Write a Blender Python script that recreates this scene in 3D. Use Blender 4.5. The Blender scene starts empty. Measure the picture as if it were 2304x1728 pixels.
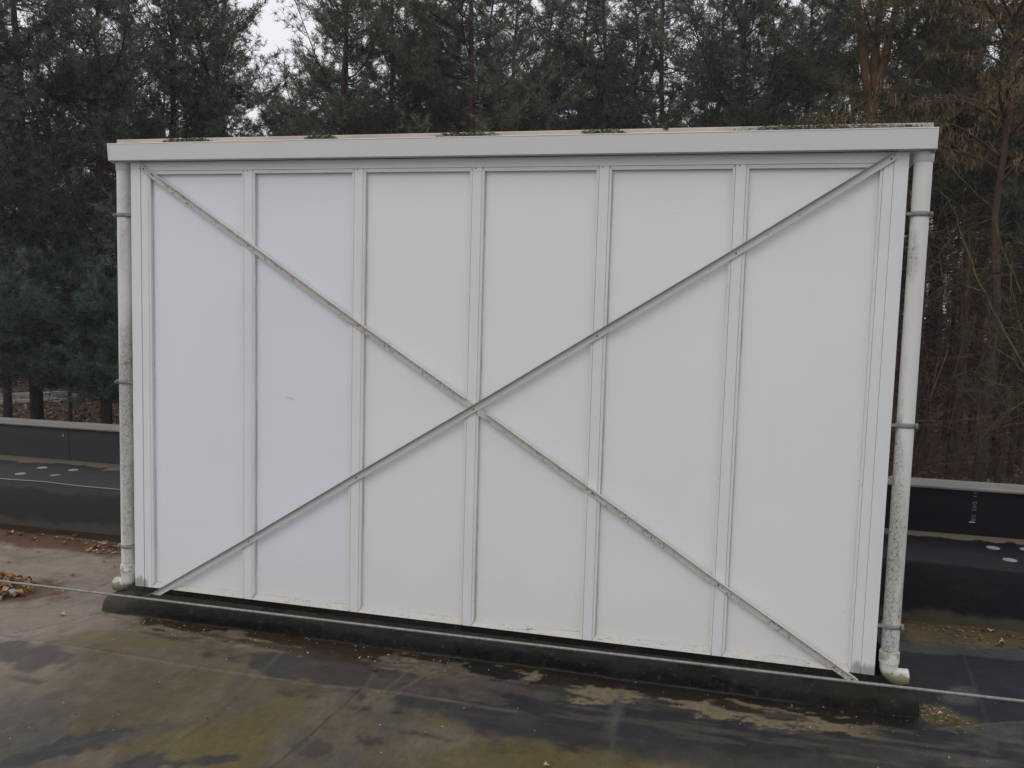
import bpy, math, random
import numpy as np
from mathutils import Matrix, Vector

S = bpy.context.scene
COL = S.collection

# ------------------------------------------------------------------ camera
cam = bpy.data.cameras.new('camera')
cam.sensor_fit = 'HORIZONTAL'
cam.sensor_width = 36.0
cam.lens = 1975.81 / 2304 * 36.0
cam.clip_start = 0.05
cam.clip_end = 1200
cam_ob = bpy.data.objects.new('camera', cam)
COL.objects.link(cam_ob)
CR = Vector((0.968926, 0.245749, 0.028118))
CU = Vector((-0.049367, 0.080739, 0.995512))
CF = Vector((-0.242376, 0.965965, -0.090362))
M = Matrix.Identity(4)
for i in range(3):
    M[i][0], M[i][1], M[i][2] = CR[i], CU[i], -CF[i]
CAM = Vector((3.006435, -4.022613, 1.580784))
M[0][3], M[1][3], M[2][3] = CAM
cam_ob.matrix_world = M
S.camera = cam_ob

# ------------------------------------------------------------------ overcast sky + soft sun
SUN_EL, SUN_AZ = math.radians(48), math.radians(200)      # azimuth from +Y, clockwise
world = bpy.data.worlds.new('World')
S.world = world
world.use_nodes = True
wn, wl = world.node_tree.nodes, world.node_tree.links
wn.clear()
w_out = wn.new('ShaderNodeOutputWorld')
w_bg = wn.new('ShaderNodeBackground')
w_bg.inputs['Strength'].default_value = 0.1
w_sky = wn.new('ShaderNodeTexSky')
w_sky.sky_type = 'NISHITA'
w_sky.sun_disc = False
w_sky.sun_elevation = SUN_EL
w_sky.sun_rotation = SUN_AZ
w_sky.dust_density = 3.0
w_mix = wn.new('ShaderNodeMix')
w_mix.data_type = 'RGBA'
w_mix.inputs['Factor'].default_value = 0.93
w_mix.inputs['B'].default_value = (9.35, 9.45, 9.85, 1)      # cloud cover
wl.new(w_sky.outputs['Color'], w_mix.inputs['A'])
wl.new(w_mix.outputs['Result'], w_bg.inputs['Color'])
wl.new(w_bg.outputs['Background'], w_out.inputs['Surface'])
sun = bpy.data.lights.new('sun', 'SUN')
sun.energy = 0.5
sun.angle = math.radians(35)
sun.color = (1.0, 0.96, 0.9)
sun_ob = bpy.data.objects.new('sun', sun)
COL.objects.link(sun_ob)
sd = Vector((math.sin(SUN_AZ) * math.cos(SUN_EL), math.cos(SUN_AZ) * math.cos(SUN_EL), math.sin(SUN_EL)))
sun_ob.rotation_euler = sd.to_track_quat('Z', 'Y').to_euler()
sun_ob.location = (0, 0, 40)
S.view_settings.view_transform = 'Standard'
S.view_settings.look = 'None'
S.view_settings.exposure = 0.0
S.view_settings.gamma = 1.0
S.view_settings.use_curve_mapping = False

# ------------------------------------------------------------------ helpers
def tag(o, label=None, cat=None, group=None, kind=None):
    if label: o['label'] = label
    if cat: o['category'] = cat
    if group: o['group'] = group
    if kind: o['kind'] = kind
    return o

def empty(name, loc=(0, 0, 0), label=None, cat=None, group=None):
    o = bpy.data.objects.new(name, None)
    o.empty_display_size = 0.1
    COL.objects.link(o)
    o.location = loc
    return tag(o, label, cat, group)

def link(name, me, parent=None, loc=(0, 0, 0)):
    o = bpy.data.objects.new(name, me)
    COL.objects.link(o)
    o.location = loc
    if parent: o.parent = parent
    return o

def mesh_np(name, V, F, mat, smooth=False, cols=None):
    """V (n,3), F (m,k) array with constant k"""
    V = np.asarray(V, np.float32); F = np.asarray(F, np.int32)
    me = bpy.data.meshes.new(name)
    k = F.shape[1]
    me.vertices.add(len(V)); me.vertices.foreach_set('co', V.ravel())
    me.loops.add(F.size); me.loops.foreach_set('vertex_index', F.ravel())
    me.polygons.add(len(F)); me.polygons.foreach_set('loop_start', np.arange(0, F.size, k, dtype=np.int32))
    me.polygons.foreach_set('loop_total', np.full(len(F), k, np.int32))
    if smooth: me.polygons.foreach_set('use_smooth', np.ones(len(F), bool))
    if cols is not None:
        a = me.color_attributes.new('tint', 'FLOAT_COLOR', 'POINT')
        c = np.ones((len(V), 4), np.float32); c[:, :3] = cols
        a.data.foreach_set('color', c.ravel())
    me.update(calc_edges=True)
    if mat: me.materials.append(mat)
    return me

class MB:
    """collects verts / faces (any size) for one mesh"""
    def __init__(s): s.v = []; s.f = []; s.sm = []
    def add(s, v, f, smooth=False):
        b = len(s.v); s.v += [tuple(p) for p in v]
        for q in f: s.f.append(tuple(b + i for i in q)); s.sm.append(smooth)
    def box(s, a, b):
        (x0, y0, z0), (x1, y1, z1) = a, b
        v = [(x0,y0,z0),(x1,y0,z0),(x1,y1,z0),(x0,y1,z0),(x0,y0,z1),(x1,y0,z1),(x1,y1,z1),(x0,y1,z1)]
        s.add(v, [(0,3,2,1),(4,5,6,7),(0,1,5,4),(1,2,6,5),(2,3,7,6),(3,0,4,7)])
    def prism_x(s, prof, x0, x1, x0s=None, x1s=None, smooth=False):
        """closed profile [(y,z)] extruded along x"""
        n = len(prof)
        v = [((x0s[i] if x0s else x0), y, z) for i, (y, z) in enumerate(prof)] + [((x1s[i] if x1s else x1), y, z) for i, (y, z) in enumerate(prof)]
        f = [(i, (i+1) % n, n + (i+1) % n, n + i) for i in range(n)]
        s.add(v, f, smooth); s.add(v, [tuple(range(n))[::-1], tuple(range(n, 2*n))])
    def tube(s, pts, rad, n=10, cap=True, smooth=True):
        pts = [Vector(p) for p in pts]
        if not hasattr(rad, '__len__'): rad = [rad] * len(pts)
        ref = None; rings = []
        for i, p in enumerate(pts):
            t = (pts[min(i+1, len(pts)-1)] - pts[max(i-1, 0)]).normalized()
            if ref is None: ref = t.orthogonal().normalized()
            a = (ref - t * ref.dot(t)).normalized(); ref = a; b = t.cross(a)
            rings.append([p + (a * math.cos(2*math.pi*k/n) + b * math.sin(2*math.pi*k/n)) * rad[i] for k in range(n)])
        v = [q for r in rings for q in r]
        f = [(i*n+k, i*n+(k+1) % n, (i+1)*n+(k+1) % n, (i+1)*n+k) for i in range(len(pts)-1) for k in range(n)]
        s.add(v, f, smooth)
        if cap: s.add(rings[0], [tuple(range(n))[::-1]]); s.add(rings[-1], [tuple(range(n))])
    def mesh(s, name, mat=None):
        me = bpy.data.meshes.new(name); me.from_pydata(s.v, [], s.f)
        me.polygons.foreach_set('use_smooth', s.sm); me.update()
        if mat: me.materials.append(mat)
        return me
    def build(s, name, mat, parent=None, bevel=0.0, loc=(0, 0, 0)):
        o = link(name, s.mesh(name, mat), parent, loc)
        if bevel:
            m = o.modifiers.new('bevel', 'BEVEL'); m.width = bevel; m.segments = 2; m.limit_method = 'ANGLE'; m.angle_limit = math.radians(40)
        return o

_rs = {}
def vnoise(x, y, seed=0):
    if seed not in _rs: _rs[seed] = np.random.RandomState(seed + 11).rand(256, 256)
    g = _rs[seed]
    xi, yi = np.floor(x).astype(int), np.floor(y).astype(int)
    fx, fy = x - xi, y - yi
    fx, fy = fx*fx*fx*(fx*(fx*6-15)+10), fy*fy*fy*(fy*(fy*6-15)+10)
    a, b = g[xi % 256, yi % 256], g[(xi+1) % 256, yi % 256]
    c, d = g[xi % 256, (yi+1) % 256], g[(xi+1) % 256, (yi+1) % 256]
    return (a*(1-fx)+b*fx)*(1-fy) + (c*(1-fx)+d*fx)*fy
def fbm(x, y, seed=0, o=5):
    r = 0; a = .5; t = 0
    for k in range(o):
        r = r + a * vnoise(x * 2**k + 17.3*k, y * 2**k + 5.1*k, seed + k); t += a; a *= .55
    return r / t
def sstep(a, b, x):
    t = np.clip((x - a) / (b - a), 0, 1); return t*t*(3-2*t)

# ------------------------------------------------------------------ materials
def new_mat(name, rough=.6, spec=.3):
    m = bpy.data.materials.new(name); m.use_nodes = True
    nt = m.node_tree; b = nt.nodes['Principled BSDF']
    b.inputs['Roughness'].default_value = rough
    b.inputs['Specular IOR Level'].default_value = spec
    return m, nt, b
class NT:
    def __init__(s, nt): s.nt = nt; s._tc = None; s._geo = None
    def n(s, t, **kw):
        q = s.nt.nodes.new(t)
        for k, v in kw.items(): setattr(q, k, v)
        return q
    def tc(s, out='Object'):
        if not s._tc: s._tc = s.n('ShaderNodeTexCoord')
        return s._tc.outputs[out]
    def pos(s):
        if not s._geo: s._geo = s.n('ShaderNodeNewGeometry')
        return s._geo.outputs['Position']
    def lk(s, a, b): s.nt.links.new(a, b)
    def noise(s, vec, scale, detail=4, rough=.6, stretch=None, dist=0.0):
        if stretch is not None:
            mp = s.n('ShaderNodeMapping'); mp.inputs['Scale'].default_value = stretch; s.lk(vec, mp.inputs['Vector']); vec = mp.outputs['Vector']
        q = s.n('ShaderNodeTexNoise'); q.inputs['Scale'].default_value = scale; q.inputs['Detail'].default_value = detail
        q.inputs['Roughness'].default_value = rough; q.inputs['Distortion'].default_value = dist
        s.lk(vec, q.inputs['Vector']); return q.outputs['Fac']
    def ramp(s, fac, a, b, lo=0.0, hi=1.0):
        q = s.n('ShaderNodeMapRange'); q.clamp = True; q.interpolation_type = 'SMOOTHSTEP'
        q.inputs['From Min'].default_value = a; q.inputs['From Max'].default_value = b
        q.inputs['To Min'].default_value = lo; q.inputs['To Max'].default_value = hi
        s.lk(fac, q.inputs['Value']); return q.outputs['Result']
    def math(s, op, a, b=None):
        q = s.n('ShaderNodeMath', operation=op)
        for i, x in enumerate((a, b)):
            if x is None: continue
            if isinstance(x, (int, float)): q.inputs[i].default_value = x
            else: s.lk(x, q.inputs[i])
        return q.outputs[0]
    def mix(s, fac, a, b, mode='MIX'):
        q = s.n('ShaderNodeMix', data_type='RGBA', blend_type=mode)
        if isinstance(fac, (int, float)): q.inputs['Factor'].default_value = fac
        else: s.lk(fac, q.inputs['Factor'])
        for k, x in (('A', a), ('B', b)):
            if isinstance(x, tuple): q.inputs[k].default_value = x if len(x) == 4 else (*x, 1)
            else: s.lk(x, q.inputs[k])
        return q.outputs['Result']
    def sep(s, vec):
        q = s.n('ShaderNodeSeparateXYZ'); s.lk(vec, q.inputs[0]); return q.outputs
    def bump(s, h, strength, dist, bsdf):
        q = s.n('ShaderNodeBump'); q.inputs['Strength'].default_value = strength; q.inputs['Distance'].default_value = dist
        s.lk(h, q.inputs['Height']); s.lk(q.outputs['Normal'], bsdf.inputs['Normal'])

def white_paint(name, base=(.735, .74, .755), grime=.25, stain=0.0, speck=0.0, speck_lo=.60, moss=0.0, rough=.45):
    """painted / plastic white with grime, specks of lichen, beige run-off; all with world position"""
    m, nt, b = new_mat(name, rough, .4); g = NT(nt); P = g.pos(); xyz = g.sep(P)
    soft = g.noise(P, 1.7, 5, .6)
    c = g.mix(g.ramp(soft, .35, .75, 0, grime), base, (base[0]*.86, base[1]*.85, base[2]*.82))
    fine = g.noise(P, 240, 2, .5)
    c = g.mix(g.ramp(fine, .35, .75, 0, .12), c, (base[0]*.8, base[1]*.8, base[2]*.8))
    if speck:
        clump = g.noise(P, 9, 4, .65)
        dots = g.noise(P, 105, 3, .55, stretch=(1, 1, .7))
        k = g.math('MULTIPLY', g.ramp(dots, speck_lo, speck_lo + .05), g.ramp(clump, .38, .62))
        k = g.math('MULTIPLY', k, speck)
        c = g.mix(k, c, (.11, .105, .09))
    if moss:
        ms = g.noise(P, 26, 5, .65)
        k = g.math('MULTIPLY', g.ramp(ms, .52, .66), moss)
        c = g.mix(k, c, (.21, .20, .10))
    g.lk(c, b.inputs['Base Color'])
    g.bump(fine, .05, .002, b)
    return m, nt, b, g, c

def make_frame_mat():
    m, nt, b, g, c = white_paint('white_frame_paint', grime=.3); P = g.pos(); q = g.sep(P)
    v = g.noise(P, 60, 4, .7, stretch=(1, 1, .18)); k = g.math('ADD', q[2], g.math('MULTIPLY', v, -.10))
    ends = g.math('MAXIMUM', g.ramp(q[0], -.02, .01, 1, 0), g.ramp(q[0], 3.55, 3.6))
    c = g.mix(g.math('MULTIPLY', g.math('MULTIPLY', g.ramp(k, -.02, .012, 1, 0), ends), .8), c, (.27, .25, .23))
    g.lk(c, b.inputs['Base Color']); return m
M_frame = make_frame_mat()
M_bead = white_paint('glazing_bead_paint', base=(.72, .72, .725), grime=.6, speck=.4, speck_lo=.63)[0]
# panels: beige run-off at the foot and along the right-hand bead
def make_panel_mat(name, base):
    m, nt, b, g, c = white_paint(name, base=base, grime=.10, rough=.36)
    G = g.tc('Generated'); q = g.sep(G); P = g.pos()
    big = g.noise(P, .9, 4, .5); c = g.mix(g.ramp(big, .35, .7, 0, .10), c, (.86, .85, .83), 'MULTIPLY')
    runs = g.noise(P, 16, 4, .6, stretch=(1, 1, .05)); c = g.mix(g.ramp(runs, .52, .75, 0, .06), c, (.80, .79, .76), 'MULTIPLY')
    wob = g.noise(P, 5, 5, .6)
    foot = g.math('ADD', q[2], g.math('MULTIPLY', wob, -.16))
    c = g.mix(g.ramp(foot, -.07, .07, .28, 0), c, (.70, .63, .55))
    line = g.math('ADD', g.sep(P)[2], g.math('MULTIPLY', g.noise(P, 9, 4, .7), .016))
    c = g.mix(g.ramp(line, .030, .040, .8, 0), c, (.33, .28, .22))
    side = g.math('ADD', q[0], g.math('MULTIPLY', g.noise(P, 3, 4, .6, stretch=(1, 1, .35)), .05))
    c = g.mix(g.ramp(side, 1.000, 1.020, 0, .8), c, (.56, .46, .36))
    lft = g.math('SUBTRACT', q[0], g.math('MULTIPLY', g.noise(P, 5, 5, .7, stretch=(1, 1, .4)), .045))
    c = g.mix(g.ramp(lft, -.004, .012, .75, 0), c, (.36, .345, .32))  # grimy line that also paints contact shade beside the left bead
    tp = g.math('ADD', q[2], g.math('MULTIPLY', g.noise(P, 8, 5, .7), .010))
    c = g.mix(g.ramp(tp, .998, 1.003, 0, .6), c, (.40, .38, .36))  # same painted contact shade, fainter, under the top bead
    spots = g.noise(P, 70, 2, .4)
    c = g.mix(g.ramp(spots, .775, .79, 0, .3), c, (.35, .33, .30))
    g.lk(c, b.inputs['Base Color'])
    w2 = g.noise(P, 2.2, 2, .4); g.bump(w2, .12, .02, b)
    return m
M_panel_cool = make_panel_mat('white_panel_sheet_cool', (.755, .780, .830))
M_panel = make_panel_mat('white_panel_sheet', (.785, .780, .795))
M_gutter = white_paint('gutter_plastic', base=(.70, .695, .685), grime=.2)[0]
M_brace1 = white_paint('weathered_brace_paint', base=(.58, .56, .52), grime=.8, speck=.8, speck_lo=.545)[0]
M_flange1 = white_paint('weathered_lit_flange_paint', base=(.66, .645, .61), grime=.8, speck=.6, speck_lo=.58)[0]  # weathered, and painted paler than the leg so its top looks lit
M_flange2 = white_paint('dirty_shaded_flange_paint', base=(.26, .255, .245), grime=.9, speck=.9, speck_lo=.56)[0]  # grime plus a dark tone painted in as the brace's contact shadow
M_brace2 = white_paint('brace_paint', base=(.62, .615, .60), grime=.7, speck=.7, speck_lo=.615)[0]
def make_sill_mat():
    m, nt, b, g, c = white_paint('weathered_sill', base=(.54, .53, .51), grime=.7, speck=.5, speck_lo=.60)
    P = g.pos()
    y = g.noise(P, 30, 5, .7, stretch=(.35, 1, 1))
    c = g.mix(g.ramp(y, .53, .62, 0, .75), c, (.58, .54, .38))
    k = g.noise(P, 75, 4, .7, stretch=(.3, 1, 1))
    c = g.mix(g.ramp(k, .60, .66, 0, .8), c, (.18, .165, .13))
    g.lk(c, b.inputs['Base Color']); return m
M_sill = make_sill_mat()
def make_pipe_mat(name, speck_top, dens, xa, xb):
    m, nt, b, g, c = white_paint(name, base=(.68, .68, .65), grime=.5)
    P = g.pos(); q = g.sep(P); z = q[2]
    low = g.ramp(z, speck_top - .9, speck_top, 1, .0)
    side = g.ramp(g.math('ADD', q[0], g.math('MULTIPLY', g.noise(P, 8, 4, .6, stretch=(1, 1, .4)), .03)), xa, xb)
    clump = g.math('ADD', g.math('MULTIPLY', g.noise(P, 5, 5, .7, stretch=(1, 1, .35)), .9), g.math('ADD', g.math('MULTIPLY', low, .13), g.math('MULTIPLY', side, .15)))
    dots = g.noise(P, 120, 7, .8, stretch=(1, 1, .6), dist=1.2)
    k = g.math('MULTIPLY', g.ramp(dots, .52, .56), g.ramp(clump, .56, .72))
    film = g.math('MULTIPLY', g.ramp(clump, .50, .78), .62)
    c = g.mix(film, c, (.33, .325, .29))
    c = g.mix(g.math('MULTIPLY', k, dens), c, (.085, .085, .070))
    mo = g.math('MULTIPLY', g.ramp(g.noise(P, 22, 5, .7), .56, .66), g.ramp(clump, .66, .80))
    c = g.mix(g.math('MULTIPLY', mo, .7), c, (.16, .15, .075))
    g.lk(c, b.inputs['Base Color']); return m
M_pipe_l = make_pipe_mat('downpipe_plastic_grimy', 1.75, .7, -.150, -.118)
M_pipe_r = make_pipe_mat('downpipe_plastic', 1.45, .9, 3.765, 3.725)
def make_elbow():
    m, nt, b, g, c = white_paint('mossy_elbow', base=(.62, .62, .57), grime=.8, speck=.4); P = g.pos(); z = g.sep(P)[2]
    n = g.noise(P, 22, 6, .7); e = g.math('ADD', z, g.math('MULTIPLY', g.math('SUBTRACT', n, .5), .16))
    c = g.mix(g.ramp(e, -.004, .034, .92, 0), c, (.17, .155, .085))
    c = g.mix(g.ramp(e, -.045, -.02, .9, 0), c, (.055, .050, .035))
    rim = g.math('MULTIPLY', g.ramp(z, .060, .075), g.ramp(z, .118, .108)); rim = g.math('MULTIPLY', rim, g.ramp(g.noise(P, 16, 5, .7), .45, .60))
    c = g.mix(g.math('MULTIPLY', rim, .85), c, (.23, .215, .15))
    g.lk(c, b.inputs['Base Color']); return m
M_elbow = make_elbow()
M_clip = white_paint('grey_clip', base=(.24, .235, .215), grime=.9, speck=.8, speck_lo=.56, rough=.5)[0]
M_screw, _, _b = new_mat('dark_screw', .5); _b.inputs['Base Color'].default_value = (.035, .033, .03, 1)
M_seam, _, _b = new_mat('frame_shadow_gap', .8); _b.inputs['Base Color'].default_value = (.30, .29, .28, 1)

def make_fascia_mat():
    m, nt, b = new_mat('roof_edge_trim', .7, .2); g = NT(nt); P = g.pos(); x = g.sep(P)[0]
    n1 = g.noise(P, 3, 5, .6)
    c = g.mix(g.ramp(n1, .35, .7), (.60, .52, .44), (.47, .40, .345))
    v = g.noise(P, 30, 3, .5, stretch=(1, .1, .1))
    c = g.mix(g.ramp(v, .62, .70, 0, .5), c, (.55, .52, .48))
    n2 = g.noise(P, 55, 4, .7)
    lich = g.math('MULTIPLY', g.ramp(n2, .40, .56), g.ramp(g.math('ADD', x, g.math('MULTIPLY', n1, .5)), 3.0, 3.35))
    c = g.mix(lich, c, (.40, .39, .33))
    dk = g.math('MULTIPLY', g.ramp(g.noise(P, 90, 4, .7), .56, .63), g.ramp(x, 2.7, 3.3))
    c = g.mix(dk, c, (.12, .11, .085))
    g.lk(c, b.inputs['Base Color']); return m
M_fascia = make_fascia_mat()
def tint_mat(name, rough=.8, spec=.15, nscale=60, namt=.35, translucent=0.0):
    m, nt, b = new_mat(name, rough, spec); g = NT(nt)
    a = g.n('ShaderNodeAttribute', attribute_name='tint')
    c = a.outputs['Color']
    if namt:
        n = g.noise(g.pos(), nscale, 3, .6)
        c = g.mix(g.ramp(n, .3, .75, 0, namt), c, (0.012, 0.011, 0.010))
    g.lk(c, b.inputs['Base Color'])
    return m
M_moss = tint_mat('moss', .95, .05, 60, 0)

def epdm(name, base=(.010, .010, .012), dirt=(.085, .075, .055), lo=.5, hi=.75, amt=.7, rough=.55, horiz=True, spec=.10):
    m, nt, b = new_mat(name, rough, spec); g = NT(nt); P = g.pos()
    n1 = g.noise(P, 2.2, 6, .62, stretch=(.5, 1, 1.6) if horiz else None, dist=.4)
    n2 = g.noise(P, 22, 5, .65, stretch=(.35, 1, 1) if horiz else None)
    k = g.math('ADD', g.math('MULTIPLY', n1, .75), g.math('MULTIPLY', n2, .25))
    c = g.mix(g.ramp(k, lo, hi, 0, amt), base, dirt)
    f = g.noise(P, 160, 3, .6)
    c = g.mix(g.ramp(f, .5, .8, 0, .05), c, (.14, .13, .11))
    return m, nt, b, g, c, f
def finish(t, bump=.12):
    m, nt, b, g, c, f = t
    g.lk(c, b.inputs['Base Color'])
    wr = g.noise(g.pos(), 5, 5, .6, stretch=(.6, 1, 1)); h = g.math('ADD', g.math('MULTIPLY', f, .25), g.math('MULTIPLY', wr, 1.5))
    g.bump(h, bump*2.5, .012, b); return m
def make_kerb_mat():
    t = epdm('kerb_membrane', base=(.0065, .0065, .0075), dirt=(.026, .023, .018), lo=.52, hi=.74, amt=.6)
    m, nt, b, g, c, f = t; P = g.pos(); z = g.sep(P)[2]; x = g.sep(P)[0]
    n = g.noise(P, 4, 5, .65, stretch=(.4, 1, 1))
    e = g.math('ADD', z, g.math('MULTIPLY', n, .05))
    flat = g.math('MULTIPLY', g.ramp(e, -.034, -.008), g.ramp(z, -.032, -.028, 1, 0))
    c = g.mix(g.math('MULTIPLY', flat, .6), c, (.055, .049, .036))
    foot = g.math('ADD', z, g.math('MULTIPLY', n, .03))
    c = g.mix(g.math('MULTIPLY', g.ramp(foot, -.118, -.098, 1, 0), .6), c, (.13, .118, .09))
    left = g.ramp(g.math('ADD', x, g.math('MULTIPLY', n, .6)), .0, .55, .8, 0)
    c = g.mix(left, c, (.078, .068, .050))
    rgt = g.ramp(g.math('ADD', x, g.math('MULTIPLY', n, .7)), 3.5, 3.95, 0, .75)
    c = g.mix(rgt, c, (.021, .018, .013))
    bk = g.noise(P, 7, 6, .75); c = g.mix(g.ramp(bk, .54, .60, 0, .7), c, (.008, .0075, .007))
    lap = g.noise(P, 1.1, 2, .4, stretch=(1, .01, .01)); c = g.mix(g.ramp(lap, .52, .53, 0, .35), c, (.022, .021, .024))
    gr = g.noise(P, 14, 5, .7)
    c = g.mix(g.math('MULTIPLY', g.ramp(gr, .60, .70), .5), c, (.040, .045, .022))
    ed = g.noise(P, 34, 5, .75); c = g.mix(g.math('MULTIPLY', g.ramp(ed, .58, .66), .5), c, (.075, .066, .045))
    return finish((m, nt, b, g, c, f), .35)
M_kerb = make_kerb_mat()
def make_ledge_mat():
    t = epdm('ledge_membrane', base=(.0105, .0105, .0145), dirt=(.040, .037, .034), lo=.5, hi=.8, amt=.5, rough=.5)
    m, nt, b, g, c, f = t; P = g.pos(); s3 = g.sep(P); y, z, x = s3[1], s3[2], s3[0]
    n = g.noise(P, 1.6, 6, .7, stretch=(1, .6, 1), dist=.6)
    # dry silt on the top against the parapet
    e = g.math('ADD', y, g.math('MULTIPLY', g.math('SUBTRACT', n, .5), .75))
    top = g.ramp(z, .195, .205)
    c = g.mix(g.math('MULTIPLY', g.math('MULTIPLY', g.ramp(e, 1.80, 1.845), top), .92), c, (.175, .150, .105))
    ye = g.math('MULTIPLY', g.ramp(e, 1.80, 1.83), g.ramp(e, 1.87, 1.91, 1, 0))
    ye = g.math('MULTIPLY', ye, g.ramp(g.noise(P, 9, 4), .5, .62))
    c = g.mix(g.math('MULTIPLY', g.math('MULTIPLY', ye, top), .7), c, (.17, .15, .045))
    # splashed dirt along the foot and upper rim of the riser
    n2 = g.noise(P, 2.6, 6, .7, stretch=(.6, 1, 1))
    e2 = g.math('ADD', z, g.math('MULTIPLY', g.math('SUBTRACT', n2, .5), -.30))
    c = g.mix(g.math('MULTIPLY', g.ramp(e2, -.09, -.03, 1, 0), .7), c, (.085, .075, .050))
    up = g.math('MULTIPLY', g.ramp(e2, .13, .17), g.ramp(z, .200, .206, 1, 0))
    c = g.mix(g.math('MULTIPLY', g.math('MULTIPLY', up, g.ramp(x, 1, 3, 1, .1)), .6), c, (.070, .064, .055))
    c = g.mix(g.ramp(x, -1.0, 2.5, .35, 0), c, (.075, .072, .070))
    return finish((m, nt, b, g, c, f))
M_ledge = make_ledge_mat()
_t = epdm('parapet_membrane', base=(.013, .0135, .018), dirt=(.038, .037, .037), lo=.5, hi=.85, amt=.5, rough=.5)
_m, _n, _b, _g, _c, _f = _t
_c = _g.mix(_g.ramp(_g.sep(_g.pos())[0], -1.5, 3.0, .65, 0), _c, (.070, .070, .074))
M_parapet = finish((_m, _n, _b, _g, _c, _f))
def make_cap_mat():
    m, nt, b = new_mat('coping_metal', .6, .3); g = NT(nt); P = g.pos()
    n = g.noise(P, 5, 6, .7, stretch=(.12, 6, 1)); n2 = g.noise(P, 2, 5, .6)
    c = g.mix(g.ramp(n, .3, .7), (.21, .20, .18), (.115, .108, .098))
    c = g.mix(g.ramp(n2, .5, .7, 0, .5), c, (.26, .235, .20))
    nn = g.noise(P, 9, 4, .7, stretch=(.08, 8, 1))
    c = g.mix(g.ramp(nn, .62, .68, 0, .8), c, (.045, .042, .04))
    g.lk(c, b.inputs['Base Color']); return m
M_cap = make_cap_mat()
M_edge, _, _b = new_mat('edge_trim', .6); _b.inputs['Base Color'].default_value = (.27, .26, .25, 1)
M_disc = white_paint('membrane_disc', base=(.26, .25, .225), grime=1.0, speck=.4, speck_lo=.58)[0]
M_print, _, _b = new_mat('print_ink', .8); _b.inputs['Base Color'].default_value = (.17, .175, .195, 1)
M_chalk, _, _b = new_mat('white_mark', .8); _b.inputs['Base Color'].default_value = (.55, .54, .52, 1)
M_pencil, _, _b = new_mat('pencil', .8); _b.inputs['Base Color'].default_value = (.40, .39, .39, 1)
def make_cable_mat():
    m, nt, b = new_mat('steel_rope', .5, .5); g = NT(nt)
    n = g.noise(g.pos(), 60, 3, .6); c = g.mix(g.ramp(n, .3, .7), (.30, .29, .27), (.20, .19, .175))
    g.lk(c, b.inputs['Base Color']); b.inputs['Metallic'].default_value = .25; return m
M_cable = make_cable_mat()
M_post, _, _b = new_mat('galvanised_post', .5); _b.inputs['Base Color'].default_value = (.35, .35, .34, 1)

def make_roof_mat():
    m, nt, b = new_mat('roof_membrane', .5, .13); g = NT(nt); P = g.pos()
    a = g.n('ShaderNodeAttribute', attribute_name='tint'); c = a.outputs['Color']
    f1 = g.noise(P, 55, 5, .65); f2 = g.noise(P, 260, 3, .6)
    st = g.noise(P, 14, 5, .7, stretch=(2.2, .45, 1))
    c = g.mix(g.ramp(f1, .35, .75, 0, .35), c, g.mix(1.0, c, (.55, .55, .56), 'MULTIPLY'))
    c = g.mix(g.ramp(st, .48, .72, 0, .45), c, g.mix(1.0, c, (1.45, 1.40, 1.30), 'MULTIPLY'))
    s2 = g.noise(P, 48, 5, .75, stretch=(1.6, .35, 1)); c = g.mix(g.ramp(s2, .50, .66, 0, .40), c, g.mix(1.0, c, (.62, .61, .60), 'MULTIPLY'))
    c = g.mix(g.ramp(f2, .60, .80, 0, .25), c, (.20, .185, .15))
    g.lk(c, b.inputs['Base Color'])
    r = g.ramp(g.noise(P, 3, 4, .6), .3, .7, .36, .62); g.lk(r, b.inputs['Roughness'])
    g.bump(g.math('ADD', f1, g.math('MULTIPLY', f2, .5)), .10, .004, b)
    return m
M_roof = make_roof_mat()
M_leaf = tint_mat('dry_leaf', .75, .12, 90, .15)
M_litter = tint_mat('litter', .9, .1, 60, 0)
M_pebble = white_paint('pebble', base=(.22, .24, .27), grime=.6, speck=.4)[0]
def make_needle():
    m = bpy.data.materials.new('pine_needles'); m.use_nodes = True; nt = m.node_tree; nt.nodes.clear(); g = NT(nt)
    a = g.n('ShaderNodeAttribute', attribute_name='tint'); d = g.n('ShaderNodeBsdfDiffuse'); t = g.n('ShaderNodeBsdfTranslucent')
    mx = g.n('ShaderNodeMixShader'); mx.inputs[0].default_value = .35; o = g.n('ShaderNodeOutputMaterial')
    g.lk(a.outputs['Color'], d.inputs['Color']); g.lk(a.outputs['Color'], t.inputs['Color'])
    g.lk(d.outputs[0], mx.inputs[1]); g.lk(t.outputs[0], mx.inputs[2]); g.lk(mx.outputs[0], o.inputs['Surface']); return m
M_needle = make_needle()
M_twig = tint_mat('catkins', .8, .12, 60, 0)
def make_bark():
    m, nt, b = new_mat('pine_bark', .9, .1); g = NT(nt); P = g.tc('Object'); z = g.sep(P)[2]
    n = g.noise(P, 7, 5, .7, stretch=(1, 1, .3))
    lo = g.mix(g.ramp(n, .35, .65), (.052, .041, .034), (.026, .021, .019))
    hi = g.mix(g.ramp(n, .35, .65), (.105, .060, .040), (.060, .038, .029))
    e = g.math('ADD', z, g.math('MULTIPLY', n, 2.0))
    c = g.mix(g.ramp(e, 4.0, 8.0, 0, .75), lo, hi)
    gr = g.noise(P, 2.5, 4, .6)
    c = g.mix(g.ramp(gr, .55, .75, 0, .35), c, (.055, .058, .035))
    g.lk(c, b.inputs['Base Color']); g.bump(n, .6, .03, b); return m
M_bark = make_bark()
M_bark_orange = M_bark.copy(); M_bark_orange.name = 'orange_pine_bark'
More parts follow.
